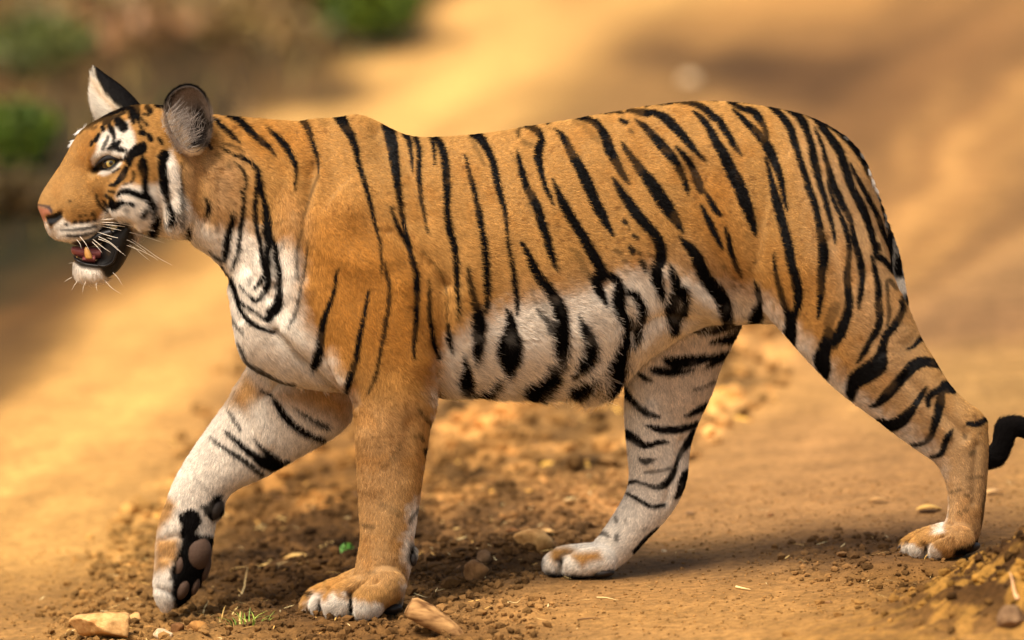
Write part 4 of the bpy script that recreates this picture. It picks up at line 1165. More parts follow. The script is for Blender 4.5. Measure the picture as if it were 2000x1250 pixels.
def eye_part(side):
    y0 = surf_y(214, 318, 5, side)
    yc = (y0 - side * 0.0115)
    V, Fc = ball(213, 319, yc / PX, 15.5, 15.5, 15.5, ring=40, rows=28)
    c = W(213, 318, yc)
    Fq = [f for f in Fc]
    look = W(216.4, 318.6, yc + side * 0.012) - c; look /= np.linalg.norm(look)
    dn = V - c; dn /= np.linalg.norm(dn, axis=1)[:, None]
    def b(n, l, bs):
        g = n.new('ShaderNodeNewGeometry')
        sb = n.new('ShaderNodeVectorMath'); sb.operation = 'SUBTRACT'; sb.inputs[1].default_value = tuple(c)
        l.new(g.outputs['Position'], sb.inputs[0])
        nz = n.new('ShaderNodeVectorMath'); nz.operation = 'NORMALIZE'; l.new(sb.outputs[0], nz.inputs[0])
        dt = n.new('ShaderNodeVectorMath'); dt.operation = 'DOT_PRODUCT'; dt.inputs[1].default_value = tuple(look)
        l.new(nz.outputs[0], dt.inputs[0])
        cr = n.new('ShaderNodeValToRGB'); l.new(dt.outputs['Value'], cr.inputs[0])
        cr.color_ramp.elements[0].position = 0.0; cr.color_ramp.elements[0].color = (0.012, 0.01, 0.01, 1)
        cr.color_ramp.elements[1].position = 1.0; cr.color_ramp.elements[1].color = (0.004, 0.004, 0.004, 1)
        for p, cc in ((0.80, (0.012, 0.01, 0.01, 1)), (0.815, (0.30, 0.17, 0.03, 1)), (0.86, (0.50, 0.36, 0.09, 1)), (0.94, (0.34, 0.27, 0.09, 1)), (0.962, (0.30, 0.24, 0.08, 1)), (0.97, (0.004, 0.004, 0.004, 1))):
            el = cr.color_ramp.elements.new(p); el.color = cc
        l.new(cr.outputs[0], bs.inputs['Base Color'])
        bs.inputs['Coat Weight'].default_value = 1.0; bs.inputs['Coat Roughness'].default_value = 0.04
    m = material('eyeball', 0.25, 0.5, build=b)
    o = link('eye', mesh_from('eye', V, Fq, m), tiger)
    # upper lid: a dark crescent hooding the iris
    Vl = []; Fl = []
    nA, nB = 20, 5
    for i in range(nA + 1):
        s = i / nA; uu = 184 + 52 * s; vv = 331 - 24 * math.sin(math.pi * (s * 0.92 + 0.02)) ** 0.8 - 8 * s
        for j in range(nB + 1):
            tt = j / nB
            r = math.hypot(uu - 213, vv + 9.0 * tt - 318)
            yy = yc + side * 0.0158 * math.sqrt(max(0.05, 1 - (r / 26.0) ** 2)) + side * 0.0012 * math.sin(math.pi * tt)
            Vl.append(W(uu, vv + 9.5 * tt * math.sin(math.pi * s), yy))
    for i in range(nA):
        for j in range(nB):
            a = i * (nB + 1) + j; Fl.append((a, a + 1, a + nB + 2, a + nB + 1))
    lid = link('eyelid', mesh_from('eyelid', Vl, Fl, M_lid), o)
    md = lid.modifiers.new('t', 'SOLIDIFY'); md.thickness = 0.0016; md.offset = 0
    return o
M_lip = material('wet_black_skin', 0.42, 0.35, color=(0.006, 0.005, 0.005))
M_lid = material('eyelid_skin', 0.6, 0.2, color=(0.010, 0.008, 0.008))
eye_part(-1); eye_part(1)

# near ear: a rounded cup open towards the side, and far ear, its fellow, turned forward
M_ear = material('ear_skin', 0.8, 0.2, attr='tint')
def ear_near():
    rim = catmull([(368 + (a_ - 368) * .94, 243 + (b_ - 243) * .95) for a_, b_ in [(350, 286), (336, 266), (325, 240), (320, 215), (323, 192), (336, 175), (356, 164), (377, 164), (396, 176), (409, 200), (414, 229), (412, 255), (405, 278), (391, 297), (371, 301), (350, 286)]], 5)[:-1]
    n = len(rim); cu, cv = 374, 246
    yr = surf_y(365, 292, 8) / PX
    def ydep(s, a, ru, rv):
        lean = (300 - rv) * 0.12
        cup = 34 * (1 - s ** 2.0)
        return yr - 22 + lean + cup + 16 * smooth(352, 322, np.float64(ru)) * smooth(240, 290, np.float64(rv))
    V = []; Fc = []; cols = []
    rows = 12
    for layer, th in ((0, 0), (1, 9)):
        for i in range(rows + 1):
            s = 1 - i / rows
            for j in range(n):
                ru, rv = rim[j]
                uu = cu + (ru - cu) * s; vv = cv + (rv - cv) * s
                y = ydep(s, 0, uu, vv) + th + (3 if i == 0 and layer else 0)
                V.append(W(uu, vv, y * PX))
                if layer: c = c_black if vv < 230 else c_orange * 0.5
                else:
                    dk = np.exp(-(((uu - 388) / 15) ** 2 + ((vv - 262) / 40) ** 2))  # dark of the ear hollow, put into the skin colour
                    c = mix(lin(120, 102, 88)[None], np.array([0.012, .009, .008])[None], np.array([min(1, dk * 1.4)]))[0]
                    if s > 0.93 and vv < 250: c = c_black
                cols.append(c)
    R = rows + 1
    for i in range(rows):
        for j in range(n):
            k = (j + 1) % n
            Fc.append((i * n + j, i * n + k, (i + 1) * n + k, (i + 1) * n + j))
            o2 = R * n
            Fc.append((o2 + i * n + j, o2 + (i + 1) * n + j, o2 + (i + 1) * n + k, o2 + i * n + k))
    for j in range(n):
        k = (j + 1) % n
        Fc.append((j, R * n + j, R * n + k, k))
    me2 = mesh_from('ear', np.array(V), Fc, M_ear, np.array(cols))
    bm = bmesh.new(); bm.from_mesh(me2); bmesh.ops.recalc_face_normals(bm, faces=bm.faces); bm.to_mesh(me2); bm.free()
    o = link('ear', me2, tiger)
    # fur of the ear
    V = np.array(V); me2.update()
    Nn = normals_of(me2)
    if Nn[:n * R, 1].mean() > 0: Nn = -Nn
    ue, ve = UV(V)
    p, nn, fi2 = scatter(me2, V, Nn, lambda t: np.full(len(t), 1100000.0), 11)
    uu, vv = UV(p)
    front = fi2 < R * n
    rr = np.hypot((uu - 371) / 46, (vv - 234) / 68)
    c = np.tile(lin(150, 132, 116), (len(p), 1))
    dk = np.exp(-(((uu - 387) / 17) ** 2 + ((vv - 258) / 44) ** 2)) * 2.2  # same hollow darkened in the fur colour
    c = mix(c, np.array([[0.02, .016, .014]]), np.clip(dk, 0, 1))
    edge = smooth(0.80, 0.94, rr) * smooth(240, 190, vv)
    c = mix(c, c_black[None], np.clip(edge * 1.1, 0, 1))
    c = mix(c, c_orange[None], smooth(345, 320, uu) * smooth(240, 290, vv) * .7)
    c = mix(c, lin(198, 160, 116)[None], smooth(280, 300, vv) * .8)
    c = mix(c, c_black[None], np.exp(-(((uu - 407) / 6) ** 2 + ((vv - 246) / 9) ** 2)) * 1.0)
    c = np.where(front[:, None], c, c_black[None])
    c = c * np.random.default_rng(3).uniform(0.6, 1.25, len(p))[:, None]
    Tt = np.stack([(uu - 372) * 0.02 + 0.1, np.zeros(len(p)), (250 - vv) * 0.02 + .2], 1)
    L = np.where(front, 0.008, 0.006) * (1 - .3 * edge)
    strands('ear_fur', p, nn, Tt, L, np.full(len(p), 0.5), c, 0.00022, o, seed=12, jit=.5)
    # long pale hairs growing from the front edge across the opening
    g = np.random.default_rng(19); m = 480
    a = g.random(m)
    ru = 334 + 20 * a + g.normal(size=m) * 6; rv = 222 + 66 * a + g.normal(size=m) * 9
    y = (yr - 14) * PX * np.ones(m)
    p = W(ru, rv, y)
    nn = np.tile(np.array([0.35, -0.93, 0.1]), (m, 1)); nn /= np.linalg.norm(nn, axis=1)[:, None]
    Tt = np.stack([0.9 + g.normal(size=m) * .5, np.zeros(m), 0.55 + g.normal(size=m) * .6], 1)
    c = lin(200, 188, 176)[None] * (g.uniform(0.25, 1.15, m) ** 1.3)[:, None]
    strands('ear_hair', p, nn, Tt, g.uniform(.014, .034, m), np.full(m, 0.45), c, 0.00022, o, segs=5, seed=14, jit=.35)
    m = 160
    ru = 372 + g.normal(size=m) * 12; rv = 292 - 60 * g.random(m)
    p = W(ru, rv, (yr + 2) * PX * np.ones(m)); nn = np.tile(np.array([0.1, -0.99, 0.1]), (m, 1))
    Tt = np.stack([0.25 + g.normal(size=m) * .5, np.zeros(m), 0.9 + g.normal(size=m) * .3], 1)
    strands('ear_hair', p, nn, Tt, np.full(m, 0.026), np.full(m, 0.4), lin(190, 176, 164)[None] * g.uniform(0.4, 1.1, m)[:, None], 0.00024, o, segs=5, seed=15, jit=.35)
    return o
ear_near()

def ear_base_fur():
    g = np.random.default_rng(71); m = 1500
    a = g.random(m); ru = 322 + 34 * a + g.normal(size=m) * 5; rv = 236 + 58 * a + g.normal(size=m) * 5
    ys = surf_y(340, 285, 8)
    p = W(ru, rv, ys - .004 * np.ones(m)); nn = np.tile(np.array([-.1, -.97, .2]), (m, 1)); nn /= np.linalg.norm(nn, axis=1)[:, None]
    Tt = np.stack([.5 + g.normal(size=m) * .25, 0 * a, .75 + g.normal(size=m) * .3], 1)
    c = mix(lin(196, 160, 116)[None], lin(214, 202, 188)[None], (g.random(m) > .45).astype(float)) * g.uniform(.55, 1.1, m)[:, None]
    strands('ear_base_fur', p, nn, Tt, g.uniform(.010, .024, m), np.full(m, .5), c, .00026, body, segs=4, seed=72, jit=.25)['kind'] = 'stuff'
ear_base_fur()

def ear_far():
    yf = 78
    S = [(200, 240, 276, 210, 34, yf), (190, 218, 268, 198, 36, yf + 3), (185, 198, 252, 181, 33, yf + 5), (184, 178, 233, 164, 27, yf + 6), (186, 159, 213, 150, 19, yf + 7), (184, 143, 198, 139, 11, yf + 7), (183, 132, 189, 132, 4, yf + 7)]
    V, Fc = loft_mesh(S, ring=24)
    uu, vv = UV(V)
    edge = 150 - 0
    fb = lambda vv: np.interp(vv, [131, 150, 170, 190, 205, 240], [184, 187, 196, 209, 226, 256])
    back = smooth(-4, 4, uu - fb(vv))
    cols = mix(lin(226, 206, 176)[None] + 0 * V, c_black[None], back)
    me2 = mesh_from('ear', V, Fc, M_ear, cols)
    bm = bmesh.new(); bm.from_mesh(me2); bmesh.ops.recalc_face_normals(bm, faces=bm.faces); bm.to_mesh(me2); bm.free()
    o = link('ear', me2, tiger)
    Nn = normals_of(me2)
    p, nn, fi2 = scatter(me2, V, Nn, lambda t: np.full(len(t), 1100000.0), 21)
    uu, vv = UV(p)
    back = smooth(-3, 3, uu - fb(vv))
    c = mix(lin(246, 238, 222)[None] + 0 * p, c_black[None] * 1.4, back)
    c = mix(c, lin(214, 176, 124)[None], np.exp(-((uu - fb(vv) + 6) / 6) ** 2) * .6 * (vv > 160))
    c = c * np.random.default_rng(5).uniform(0.75, 1.2, len(p))[:, None]
    Tt = np.where(back[:, None] > .5, np.array([[-0.5, 0, 0.8]]), np.array([[-0.8, 0, 0.35]]))
    fl_ = smooth(18, 4, uu - np.interp(vv, [131, 160, 200, 240], [184, 184, 184, 198])) * (vv > 148) * (1 - back)
    L = np.where(back > .5, 0.005, 0.008 + 0.006 * fl_)
    strands('ear_fur', p, nn, Tt, L, 0.4 + 0.5 * fl_, c, 0.00024, o, seed=22, jit=.35)
ear_far()

# tongue, teeth, lips
def part_loft(name, S, mat, parent=tiger, ring=20, **kw):
    V, Fc = loft_mesh(S, ring=ring, **kw)
    me2 = mesh_from(name, V, Fc, mat)
    bm = bmesh.new(); bm.from_mesh(me2); bmesh.ops.recalc_face_normals(bm, faces=bm.faces); bm.to_mesh(me2); bm.free()
    return link(name, me2, parent)
def flesh(n, l, b):
    b.inputs['Subsurface Weight'].default_value = 0.2; b.inputs['Subsurface Radius'].default_value = (.006, .002, .002)
M_tongue = material('tongue', 0.5, 0.4, color=lin(140, 76, 72), build=flesh)
M_gum = material('gum', 0.3, 0.5, color=lin(120, 64, 60))
M_tooth = material('tooth', 0.3, 0.5, color=lin(184, 136, 72))
part_loft('tongue', [(228, 474, 222, 496, 20, 2), (200, 482, 196, 506, 22, 2), (178, 482, 172, 508, 22, 2), (158, 481, 154, 503, 20, 0), (144, 481, 142, 496, 13, 0), (139, 484, 139, 491, 5, 0)], M_tongue)
part_loft('gum', [(186, 496, 186, 516, 26, -8), (172, 497, 174, 514, 27, -8), (160, 502, 162, 512, 22, -8)], M_gum)
def tooth(u0, v0, u1, v1, w, yc):
    part_loft('tooth', [(u0 - w, v0, u0 + w, v0, w, yc), (u0 - w * .95 + (u1 - u0) * .4, v0 + (v1 - v0) * .4, u0 + w * .95 + (u1 - u0) * .4, v0 + (v1 - v0) * .4, w * .95, yc),
                        (u0 - w * .6 + (u1 - u0) * .8, v0 + (v1 - v0) * .8, u0 + w * .6 + (u1 - u0) * .8, v0 + (v1 - v0) * .8, w * .6, yc), (u1 - 1, v1, u1 + 1, v1, 1, yc)], M_tooth)
tooth(174, 505, 168, 482, 7.2, -33); tooth(174, 505, 168, 482, 7.2, 28)
for k in range(4): tooth(150 + k * .6, 508, 150, 500, 2.2, -14 + k * 8)
part_loft('lip', [(128, 462, 130, 474, 30, 0), (150, 464, 152, 480, 34, 0), (172, 458, 176, 482, 36, 0), (194, 446, 200, 474, 40, 0), (214, 440, 226, 468, 44, 0)], M_lip)
part_loft('lip', [(143, 498, 147, 514, 24, 0), (151, 503, 153, 517, 34, 0), (165, 510, 166, 521, 37, 0), (182, 513, 184, 524, 41, 0), (198, 514, 200, 526, 43, 0)], M_lip)
part_loft('lip', [(190, 513, 192, 522, 46, 0), (203, 515, 206, 524, 49, 0), (216, 508, 223, 516, 53, 0), (222, 494, 231, 499, 55, 0), (226, 480, 235, 482, 56, 0)], M_lip)

def tube(name, pts, r, mat, parent, sides=6):
    """a tapering hair or stalk through world points"""
    pts = np.array(pts); n = len(pts)
    V = []; Fc = []
    for i in range(n):
        t = pts[min(i + 1, n - 1)] - pts[max(i - 1, 0)]; t /= np.linalg.norm(t) + 1e-9
        a = np.cross(t, [0.3, 0.8, 0.52]); a /= np.linalg.norm(a) + 1e-9; b = np.cross(t, a)
        rr = r * (1 - 0.85 * (i / (n - 1)) ** 1.5)
        for k in range(sides):
            ph = 2 * math.pi * k / sides
            V.append(pts[i] + rr * (math.cos(ph) * a + math.sin(ph) * b))
    for i in range(n - 1):
        for k in range(sides):
            q = (k + 1) % sides
            Fc.append((i * sides + k, i * sides + q, (i + 1) * sides + q, (i + 1) * sides + k))
    Fc.append(tuple(range(sides))); Fc.append(tuple(range((n - 1) * sides, n * sides)))
    return link(name, mesh_from(name, V, Fc, mat), parent)
M_whisk = material('whisker', 0.35, 0.5, color=lin(238, 226, 206))
def whisker(pts, y0, y1, r=0.00055, ox=60, oy=330, s=5):
    q = catmull([(ox + a / s, oy + b / s) for a, b in pts], 4)
    yy = np.linspace(y0, y1, len(q))
    tube('whisker', [W(a, b, y) for (a, b), y in zip(q, yy)], r, M_whisk, tiger)
WH = [[(690, 497), (900, 482), (1150, 488), (1330, 502), (1410, 525)], [(700, 540), (900, 560), (1060, 572), (1210, 602)],
      [(720, 592), (900, 640), (1020, 710), (1150, 800), (1250, 870), (1380, 940)], [(660, 640), (800, 690), (950, 750), (1080, 800), (1200, 860), (1240, 892)],
      [(620, 670), (760, 720), (850, 790), (930, 850)], [(600, 712), (650, 760), (700, 825)], [(650, 615), (800, 662), (960, 700), (1100, 790), (1130, 815)],
      [(480, 660), (530, 720), (570, 790)], [(450, 690), (480, 730), (495, 780)], [(600, 680), (700, 760), (780, 815)], [(690, 612), (850, 680), (1000, 760), (1080, 830), (1160, 895)],
      [(700, 560), (880, 600), (1050, 640), (1300, 720)], [(640, 650), (780, 720), (900, 830)], [(690, 520), (850, 530), (1000, 560), (1220, 610)]]
for k, q in enumerate(WH):
    u0, v0 = 60 + q[0][0] / 5, 330 + q[0][1] / 5
    ys = surf_y(u0, v0, 6)
    whisker(q, ys + 0.001, ys - 0.03 - 0.004 * (k % 5), 0.0005 if k not in (0, 1, 2) else 0.00065)
for q, yy in [([(400, 1060), (360, 1080), (330, 1102)], -.02), ([(470, 1075), (430, 1130), (400, 1185)], -.03), ([(540, 1095), (515, 1150), (505, 1215)], -.03),
              ([(720, 1085), (790, 1160), (885, 1222)], -.035), ([(800, 1010), (850, 1060), (895, 1135)], -.04), ([(430, 920), (400, 918), (370, 922)], -.02), ([(640, 1110), (640, 1150), (650, 1190)], -.03)]:
    whisker(q, yy, yy - .01, 0.00035)
# far brow whiskers showing past the forehead
g = np.random.default_rng(31)
def tuftlet(u0, v0, u1, v1, m, yv):
    a = g.random(m)
    p = W(u0 + (u1 - u0) * a, v0 + (v1 - v0) * a, yv + g.normal(size=m) * .004)
    nn = np.tile(np.array([-0.7, 0.1, 0.7]), (m, 1)); Tt = np.stack([-.5 + g.normal(size=m) * .3, 0 * a, -.3 + g.normal(size=m) * .4], 1)
    strands('brow_hair', p, nn, Tt, np.full(m, .010), np.full(m, .7), lin(240, 236, 230)[None] * g.uniform(.8, 1.1, m)[:, None], .0003, body, seed=int(m))
tuftlet(154, 260, 166, 250, 160, .040); tuftlet(143, 284, 148, 272, 120, .036)

# sole pads of the lifted paw, pads of the standing paws
def padb(n, l, b):
    t = n.new('ShaderNodeTexNoise'); t.inputs['Scale'].default_value = 260; t.inputs['Detail'].default_value = 4
    gg = n.new('ShaderNodeNewGeometry'); l.new(gg.outputs['Position'], t.inputs['Vector'])
    bp = n.new('ShaderNodeBump'); bp.inputs['Strength'].default_value = .6; bp.inputs['Distance'].default_value = .002
    l.new(t.outputs['Fac'], bp.inputs['Height']); l.new(bp.outputs[0], b.inputs['Normal'])
M_pad = material('paw_pad_skin', 0.75, 0.25, color=lin(72, 54, 42), build=padb)
M_padd = material('dark_pad_skin', 0.6, 0.3, color=(0.02, 0.016, 0.014), build=padb)
def pad(name, u0, v0, yc, ru, rv, ry, rot, m):
    V, Fc = ball(u0, v0, yc, ru, rv, ry, rot, 28, 16)
    # dented outline, so that it is not a bare ellipsoid
    c = V.mean(0); d = V - c
    k = 1 + 0.16 * (fbm(V[:, 0] * 45, V[:, 2] * 45, 7, 2) - 0.5)
    me2 = mesh_from(name, c + d * k[:, None], Fc, m)
    link(name, me2, tiger)
pad('paw_pad', 384, 1080, 98, 29, 36, 27, 10, M_pad)
pad('toe_pad', 350, 1108, 92, 13, 23, 20, 12, M_pad)
pad('toe_pad', 357, 1150, 92, 13, 23, 20, 22, M_pad)
pad('toe_pad', 381, 1143, 104, 9, 20, 16, 16, M_pad)
pad('toe_pad', 401, 1110, 112, 10, 27, 16, 14, M_pad)
pad('wrist_pad', 421, 992, 100, 15, 25, 18, 14, M_padd)
pad('wrist_pad', 806, 1092, -122, 8, 14, 12, -8, M_padd)
pad('paw_pad', 1178, 1120, 80, 22, 9, 26, -8, M_padd)
pad('paw_pad', 1893, 1070, -116, 22, 11, 26, -16, M_padd)
pad('paw_pad', 766, 1190, -128, 20, 10, 28, -14, M_padd)
M_claw = material('claw', 0.4, 0.4, color=lin(70, 60, 52))
for (a, b, yy) in ((601, 1178, -50), (636, 1190, -112), (1756, 1066, -66)):
    part_loft('claw', [(a + 3, b - 3, a + 4, b + 4, 2.6, yy), (a - 1, b, a, b + 5, 2, yy), (a - 4, b + 5, a - 3, b + 7, .8, yy)], M_claw, ring=10)
# ------------------------------------------------------------------ stones, clods, straw, plants
def ground_at(uu, vv):
    """place on the ground seen at a photograph pixel"""
    lo, hi = -3.0, 60.0
    y = np.linspace(-1.5, 40, 1600)
    p = W(uu, vv, y)
    h = p[:, 2] - ground_z(p[:, 0], p[:, 1])
    k = np.argmax(h < 0)
    return p[k, 0], p[k, 1]

def stone_mesh(name, s, seed, mat, flat=1.0, detail=2, rough=0.28, facets=9):
    bm = bmesh.new(); bmesh.ops.create_icosphere(bm, subdivisions=detail, radius=1)
    g = np.random.default_rng(seed)
    # cut by random planes: faceted, broken faces
    pl = g.normal(size=(facets, 3)); pl /= np.linalg.norm(pl, axis=1)[:, None]; dd = g.uniform(0.52, 0.9, facets)
    V = np.array([x.co[:] for x in bm.verts])
    for n_, d_ in zip(pl, dd):
        k = V @ n_; o = np.maximum(k - d_, 0); V = V - o[:, None] * n_[None] * 0.97
    nz = fbm(V[:, 0] * 2.1 + seed, V[:, 1] * 2.1 + V[:, 2] * 1.7, seed % 97, 3) - 0.5
    V = V * (1 + rough * nz)[:, None]
    V = V * np.array(s)[None]
    for x, c in zip(bm.verts, V): x.co = c
    me2 = bpy.data.meshes.new(name); bm.to_mesh(me2); bm.free()
    me2.polygons.foreach_set('use_smooth', np.zeros(len(me2.polygons), bool) if detail < 3 else np.ones(len(me2.polygons), bool))
    me2.materials.append(mat)
    return me2

def rock_material(name, base, alt):
    def b(n, l, bs):
        co = n.new('ShaderNodeTexCoord')
        t = n.new('ShaderNodeTexNoise'); t.inputs['Scale'].default_value = 40; t.inputs['Detail'].default_value = 8; t.inputs['Roughness'].default_value = .7
        l.new(co.outputs['Object'], t.inputs['Vector'])
        cr = n.new('ShaderNodeValToRGB'); l.new(t.outputs['Fac'], cr.inputs[0])
        cr.color_ramp.elements[0].position = .35; cr.color_ramp.elements[0].color = (*alt, 1)
        cr.color_ramp.elements[1].position = .62; cr.color_ramp.elements[1].color = (*base, 1)
        l.new(cr.outputs[0], bs.inputs['Base Color'])
        bp = n.new('ShaderNodeBump'); bp.inputs['Strength'].default_value = .8; bp.inputs['Distance'].default_value = .004
        l.new(t.outputs['Fac'], bp.inputs['Height']); l.new(bp.outputs[0], bs.inputs['Normal'])
    return material(name, 0.9, 0.2, build=b)
M_tan = rock_material('tan_stone', lin(214, 170, 108), lin(160, 112, 60))
M_white = rock_material('pale_stone', lin(214, 192, 156), lin(164, 132, 92))
M_brown = rock_material('brown_stone', lin(150, 112, 70), lin(98, 68, 40))
M_grey = rock_material('grey_stone', lin(138, 108, 76), lin(92, 68, 46))
M_clod = rock_material('clod', lin(128, 88, 50), lin(72, 46, 26))
M_clod2 = rock_material('dry_clod', lin(178, 128, 68), lin(112, 74, 38))

def stone(label, uu, vv, wpx, hpx, mat, seed, name='stone', dpx=None, rot=0, detail=3, group=None, sink=.3, cat='stone'):
    x, y = ground_at(uu, vv)
    s = (wpx / 2 / PXM, (dpx or wpx * .8) / 2 / PXM, hpx / 2 / PXM)
    me2 = stone_mesh(name, s, seed, mat, detail=detail)
    o = bpy.data.objects.new(name, me2); C.objects.link(o)
    z = float(ground_z(np.array([x]), np.array([y]))[0])
    o.location = (x, y, z + s[2] * (1 - sink * 2)); o.rotation_euler = (0, rot, 0)
    return tag(o, label, cat, group)

stone('large ochre stone half buried at the bottom left corner', 200, 1252, 150, 62, M_tan, 3, detail=4, sink=.12)
stone('small chalk white stone right of the large ochre stone', 316, 1250, 46, 34, M_white, 8)
stone('faceted tan stone just left of the far hind paw', 1043, 1078, 84, 54, M_tan, 12, detail=3, sink=.22)
stone('dark triangular stone standing on the dirt between the front and hind paws', 930, 1146, 54, 50, M_brown, 17, sink=.1)
stone('flat pale sliver of stone behind the faceted tan stone', 1068, 1046, 36, 14, M_tan, 22)
stone('round brown stone behind the dark triangular stone', 900, 1122, 30, 20, M_brown, 25)
stone('grey brown stone among the clods behind the near front paw', 945, 1104, 44, 30, M_grey, 28)
stone('big dark clod at the top of the clod ridge', 1000, 1048, 34, 26, M_clod, 31, name='clod', cat='clod')
stone('blurred white stone far off on the sandy bank', 1345, 165, 62, 44, M_white, 36)
stone('smooth brown pebble at the right edge of the earth mound', 1978, 1225, 60, 56, M_grey, 41, detail=4)
stone('amber stone pressed against the left of the lifted paw shadow', 262, 1212, 40, 22, M_tan, 44)
stone('low brown stone beside the grass tuft at the bottom', 385, 1232, 44, 30, M_clod2, 47)
stone('brown stone left of the low brown stone by the grass tuft', 345, 1238, 40, 28, M_clod, 49)
stone('little pale pebble on the smooth track right of the far hind paw', 1296, 1078, 14, 9, M_white, 52, name='pebble', cat='pebble')
stone('dark pebble alone on the track at the bottom right of centre', 1618, 1182, 16, 10, M_brown, 54, name='pebble', cat='pebble')
stone('pinkish flat pebble on the track behind the far hind leg', 1348, 1008, 18, 10, M_grey, 57, name='pebble', cat='pebble')
stone('small dark clod on the track below the near hind shank', 1505, 1012, 14, 10, M_clod, 59, name='clod', cat='clod')

# the weathered root lying in front of the near front paw
def build_log():
    pts = catmull([(797, 1178), (812, 1186), (838, 1200), (866, 1216), (892, 1232), (905, 1246)], 5)
    rads = np.interp(np.linspace(0, 1, len(pts)), [0, .12, .4, .75, 1], [17, 22, 23, 15, 6])
    x0, y0 = ground_at(850, 1246)
    V = []; Fc = []; ring = 20
    g = np.random.default_rng(4)
    for i, (q, r) in enumerate(zip(pts, rads)):
        c = W(q[0], q[1] + 5, y0 + .02 - .0006 * i)
        t = pts[min(i + 1, len(pts) - 1)] - pts[max(i - 1, 0)]; t = np.array([t[0], 0, -t[1]]); t /= np.linalg.norm(t)
        a = np.array([0, 1, 0]); b = np.cross(t, a)
        for k in range(ring):
            ph = 2 * math.pi * k / ring
            rr = r * PX * (1 + .16 * math.sin(2 * ph + .6) + .10 * (vnoise(np.array([k * .9]), np.array([i * .25]), 3)[0] - .5))
            V.append(c + rr * (math.cos(ph) * a + math.sin(ph) * b))
    n = len(pts)
    for i in range(n - 1):
        for k in range(ring):
            q = (k + 1) % ring; Fc.append((i * ring + k, i * ring + q, (i + 1) * ring + q, (i + 1) * ring + k))
    Fc.append(tuple(range(ring))); Fc.append(tuple(range((n - 1) * ring, n * ring)))
    def b(nn, l, bs):
        co = nn.new('ShaderNodeTexCoord'); mp = nn.new('ShaderNodeMapping'); mp.inputs['Rotation'].default_value = (0, -.55, 0); mp.inputs['Scale'].default_value = (18, 90, 90)
        l.new(co.outputs['Object'], mp.inputs[0])
        t = nn.new('ShaderNodeTexNoise'); t.inputs['Scale'].default_value = 1; t.inputs['Detail'].default_value = 6
        l.new(mp.outputs[0], t.inputs['Vector'])
        cr = nn.new('ShaderNodeValToRGB'); l.new(t.outputs['Fac'], cr.inputs[0])
        cr.color_ramp.elements[0].position = .35; cr.color_ramp.elements[0].color = (*lin(104, 70, 38), 1)
        cr.color_ramp.elements[1].position = .65; cr.color_ramp.elements[1].color = (*lin(186, 142, 88), 1)
        l.new(cr.outputs[0], bs.inputs['Base Color'])
        bp = nn.new('ShaderNodeBump'); bp.inputs['Strength'].default_value = .6; bp.inputs['Distance'].default_value = .003
        l.new(t.outputs['Fac'], bp.inputs['Height']); l.new(bp.outputs[0], bs.inputs['Normal'])
    o = link('broken_branch', mesh_from('broken_branch', V, Fc, material('weathered_wood', .8, .2, build=b)))
    tag(o, 'weathered tan broken branch lying in front of the near front paw', 'branch')
build_log()

# loose clods and crumbs: far too many to count
def crumbs(name, N, region, smin, smax, mat, seed, kindlabel, power=2.2, deep=.35, detail=1):
    g = np.random.default_rng(seed)
    bm = bmesh.new(); bmesh.ops.create_icosphere(bm, subdivisions=detail, radius=1)
    B = np.array([x.co[:] for x in bm.verts]); Fb = np.array([[q.index for q in f.verts] for f in bm.faces]); bm.free()
    shapes = []
    for k in range(12):
        V = B.copy(); pl = g.normal(size=(6, 3)); pl /= np.linalg.norm(pl, axis=1)[:, None]
        for n_ in pl:
            o = np.maximum(V @ n_ - g.uniform(.45, .85), 0); V = V - o[:, None] * n_[None] * .8
        shapes.append(V * g.uniform(.8, 1.2, size=(len(V), 1)))
    x, y = region(g, N)
    z = ground_z(x, y)
    s = smin + (smax - smin) * g.random(len(x)) ** power * 1.0
    sh = g.integers(0, 12, len(x)); a = g.uniform(0, 2 * np.pi, len(x))
    A = np.array(shapes)[sh]
    sc = s[:, None] * g.uniform(.6, 1.3, size=(len(x), 3)) * np.array([1, 1, .75])[None]
    A = A * sc[:, None, :]
    ca, sa = np.cos(a)[:, None], np.sin(a)[:, None]
    Vx = A[..., 0] * ca - A[..., 1] * sa + x[:, None]; Vy = A[..., 0] * sa + A[..., 1] * ca + y[:, None]; Vz = A[..., 2] + (z + s * deep)[:, None]
    V = np.stack([Vx, Vy, Vz], -1).reshape(-1, 3)
    Fc = (Fb[None] + (np.arange(len(x)) * len(B))[:, None, None]).reshape(-1, 3)
    cols = ground_colour(x, y, z) * g.uniform(.45, 1.35, len(x))[:, None]
    me2 = mesh_from(name, V, Fc, mat, np.repeat(cols, len(B), 0), smooth_shade=(smax < .01))
    o = link(name, me2); tag(o, kindlabel, 'clods' if 'clod' in name else 'crumbs', kind='stuff')
    return o
def crumbb(n, l, b):
    a = n.new('ShaderNodeAttribute'); a.attribute_name = 'tint'; l.new(a.outputs['Color'], b.inputs['Base Color'])
    geo = n.new('ShaderNodeNewGeometry'); t = n.new('ShaderNodeTexNoise'); t.inputs['Scale'].default_value = 300; t.inputs['Detail'].default_value = 3
    l.new(geo.outputs['Position'], t.inputs['Vector']); bp = n.new('ShaderNodeBump'); bp.inputs['Strength'].default_value = .7; bp.inputs['Distance'].default_value = .003
    l.new(t.outputs['Fac'], bp.inputs['Height']); l.new(bp.outputs[0], b.inputs['Normal'])
M_crumb = material('loose_earth', .95, .1, build=crumbb)
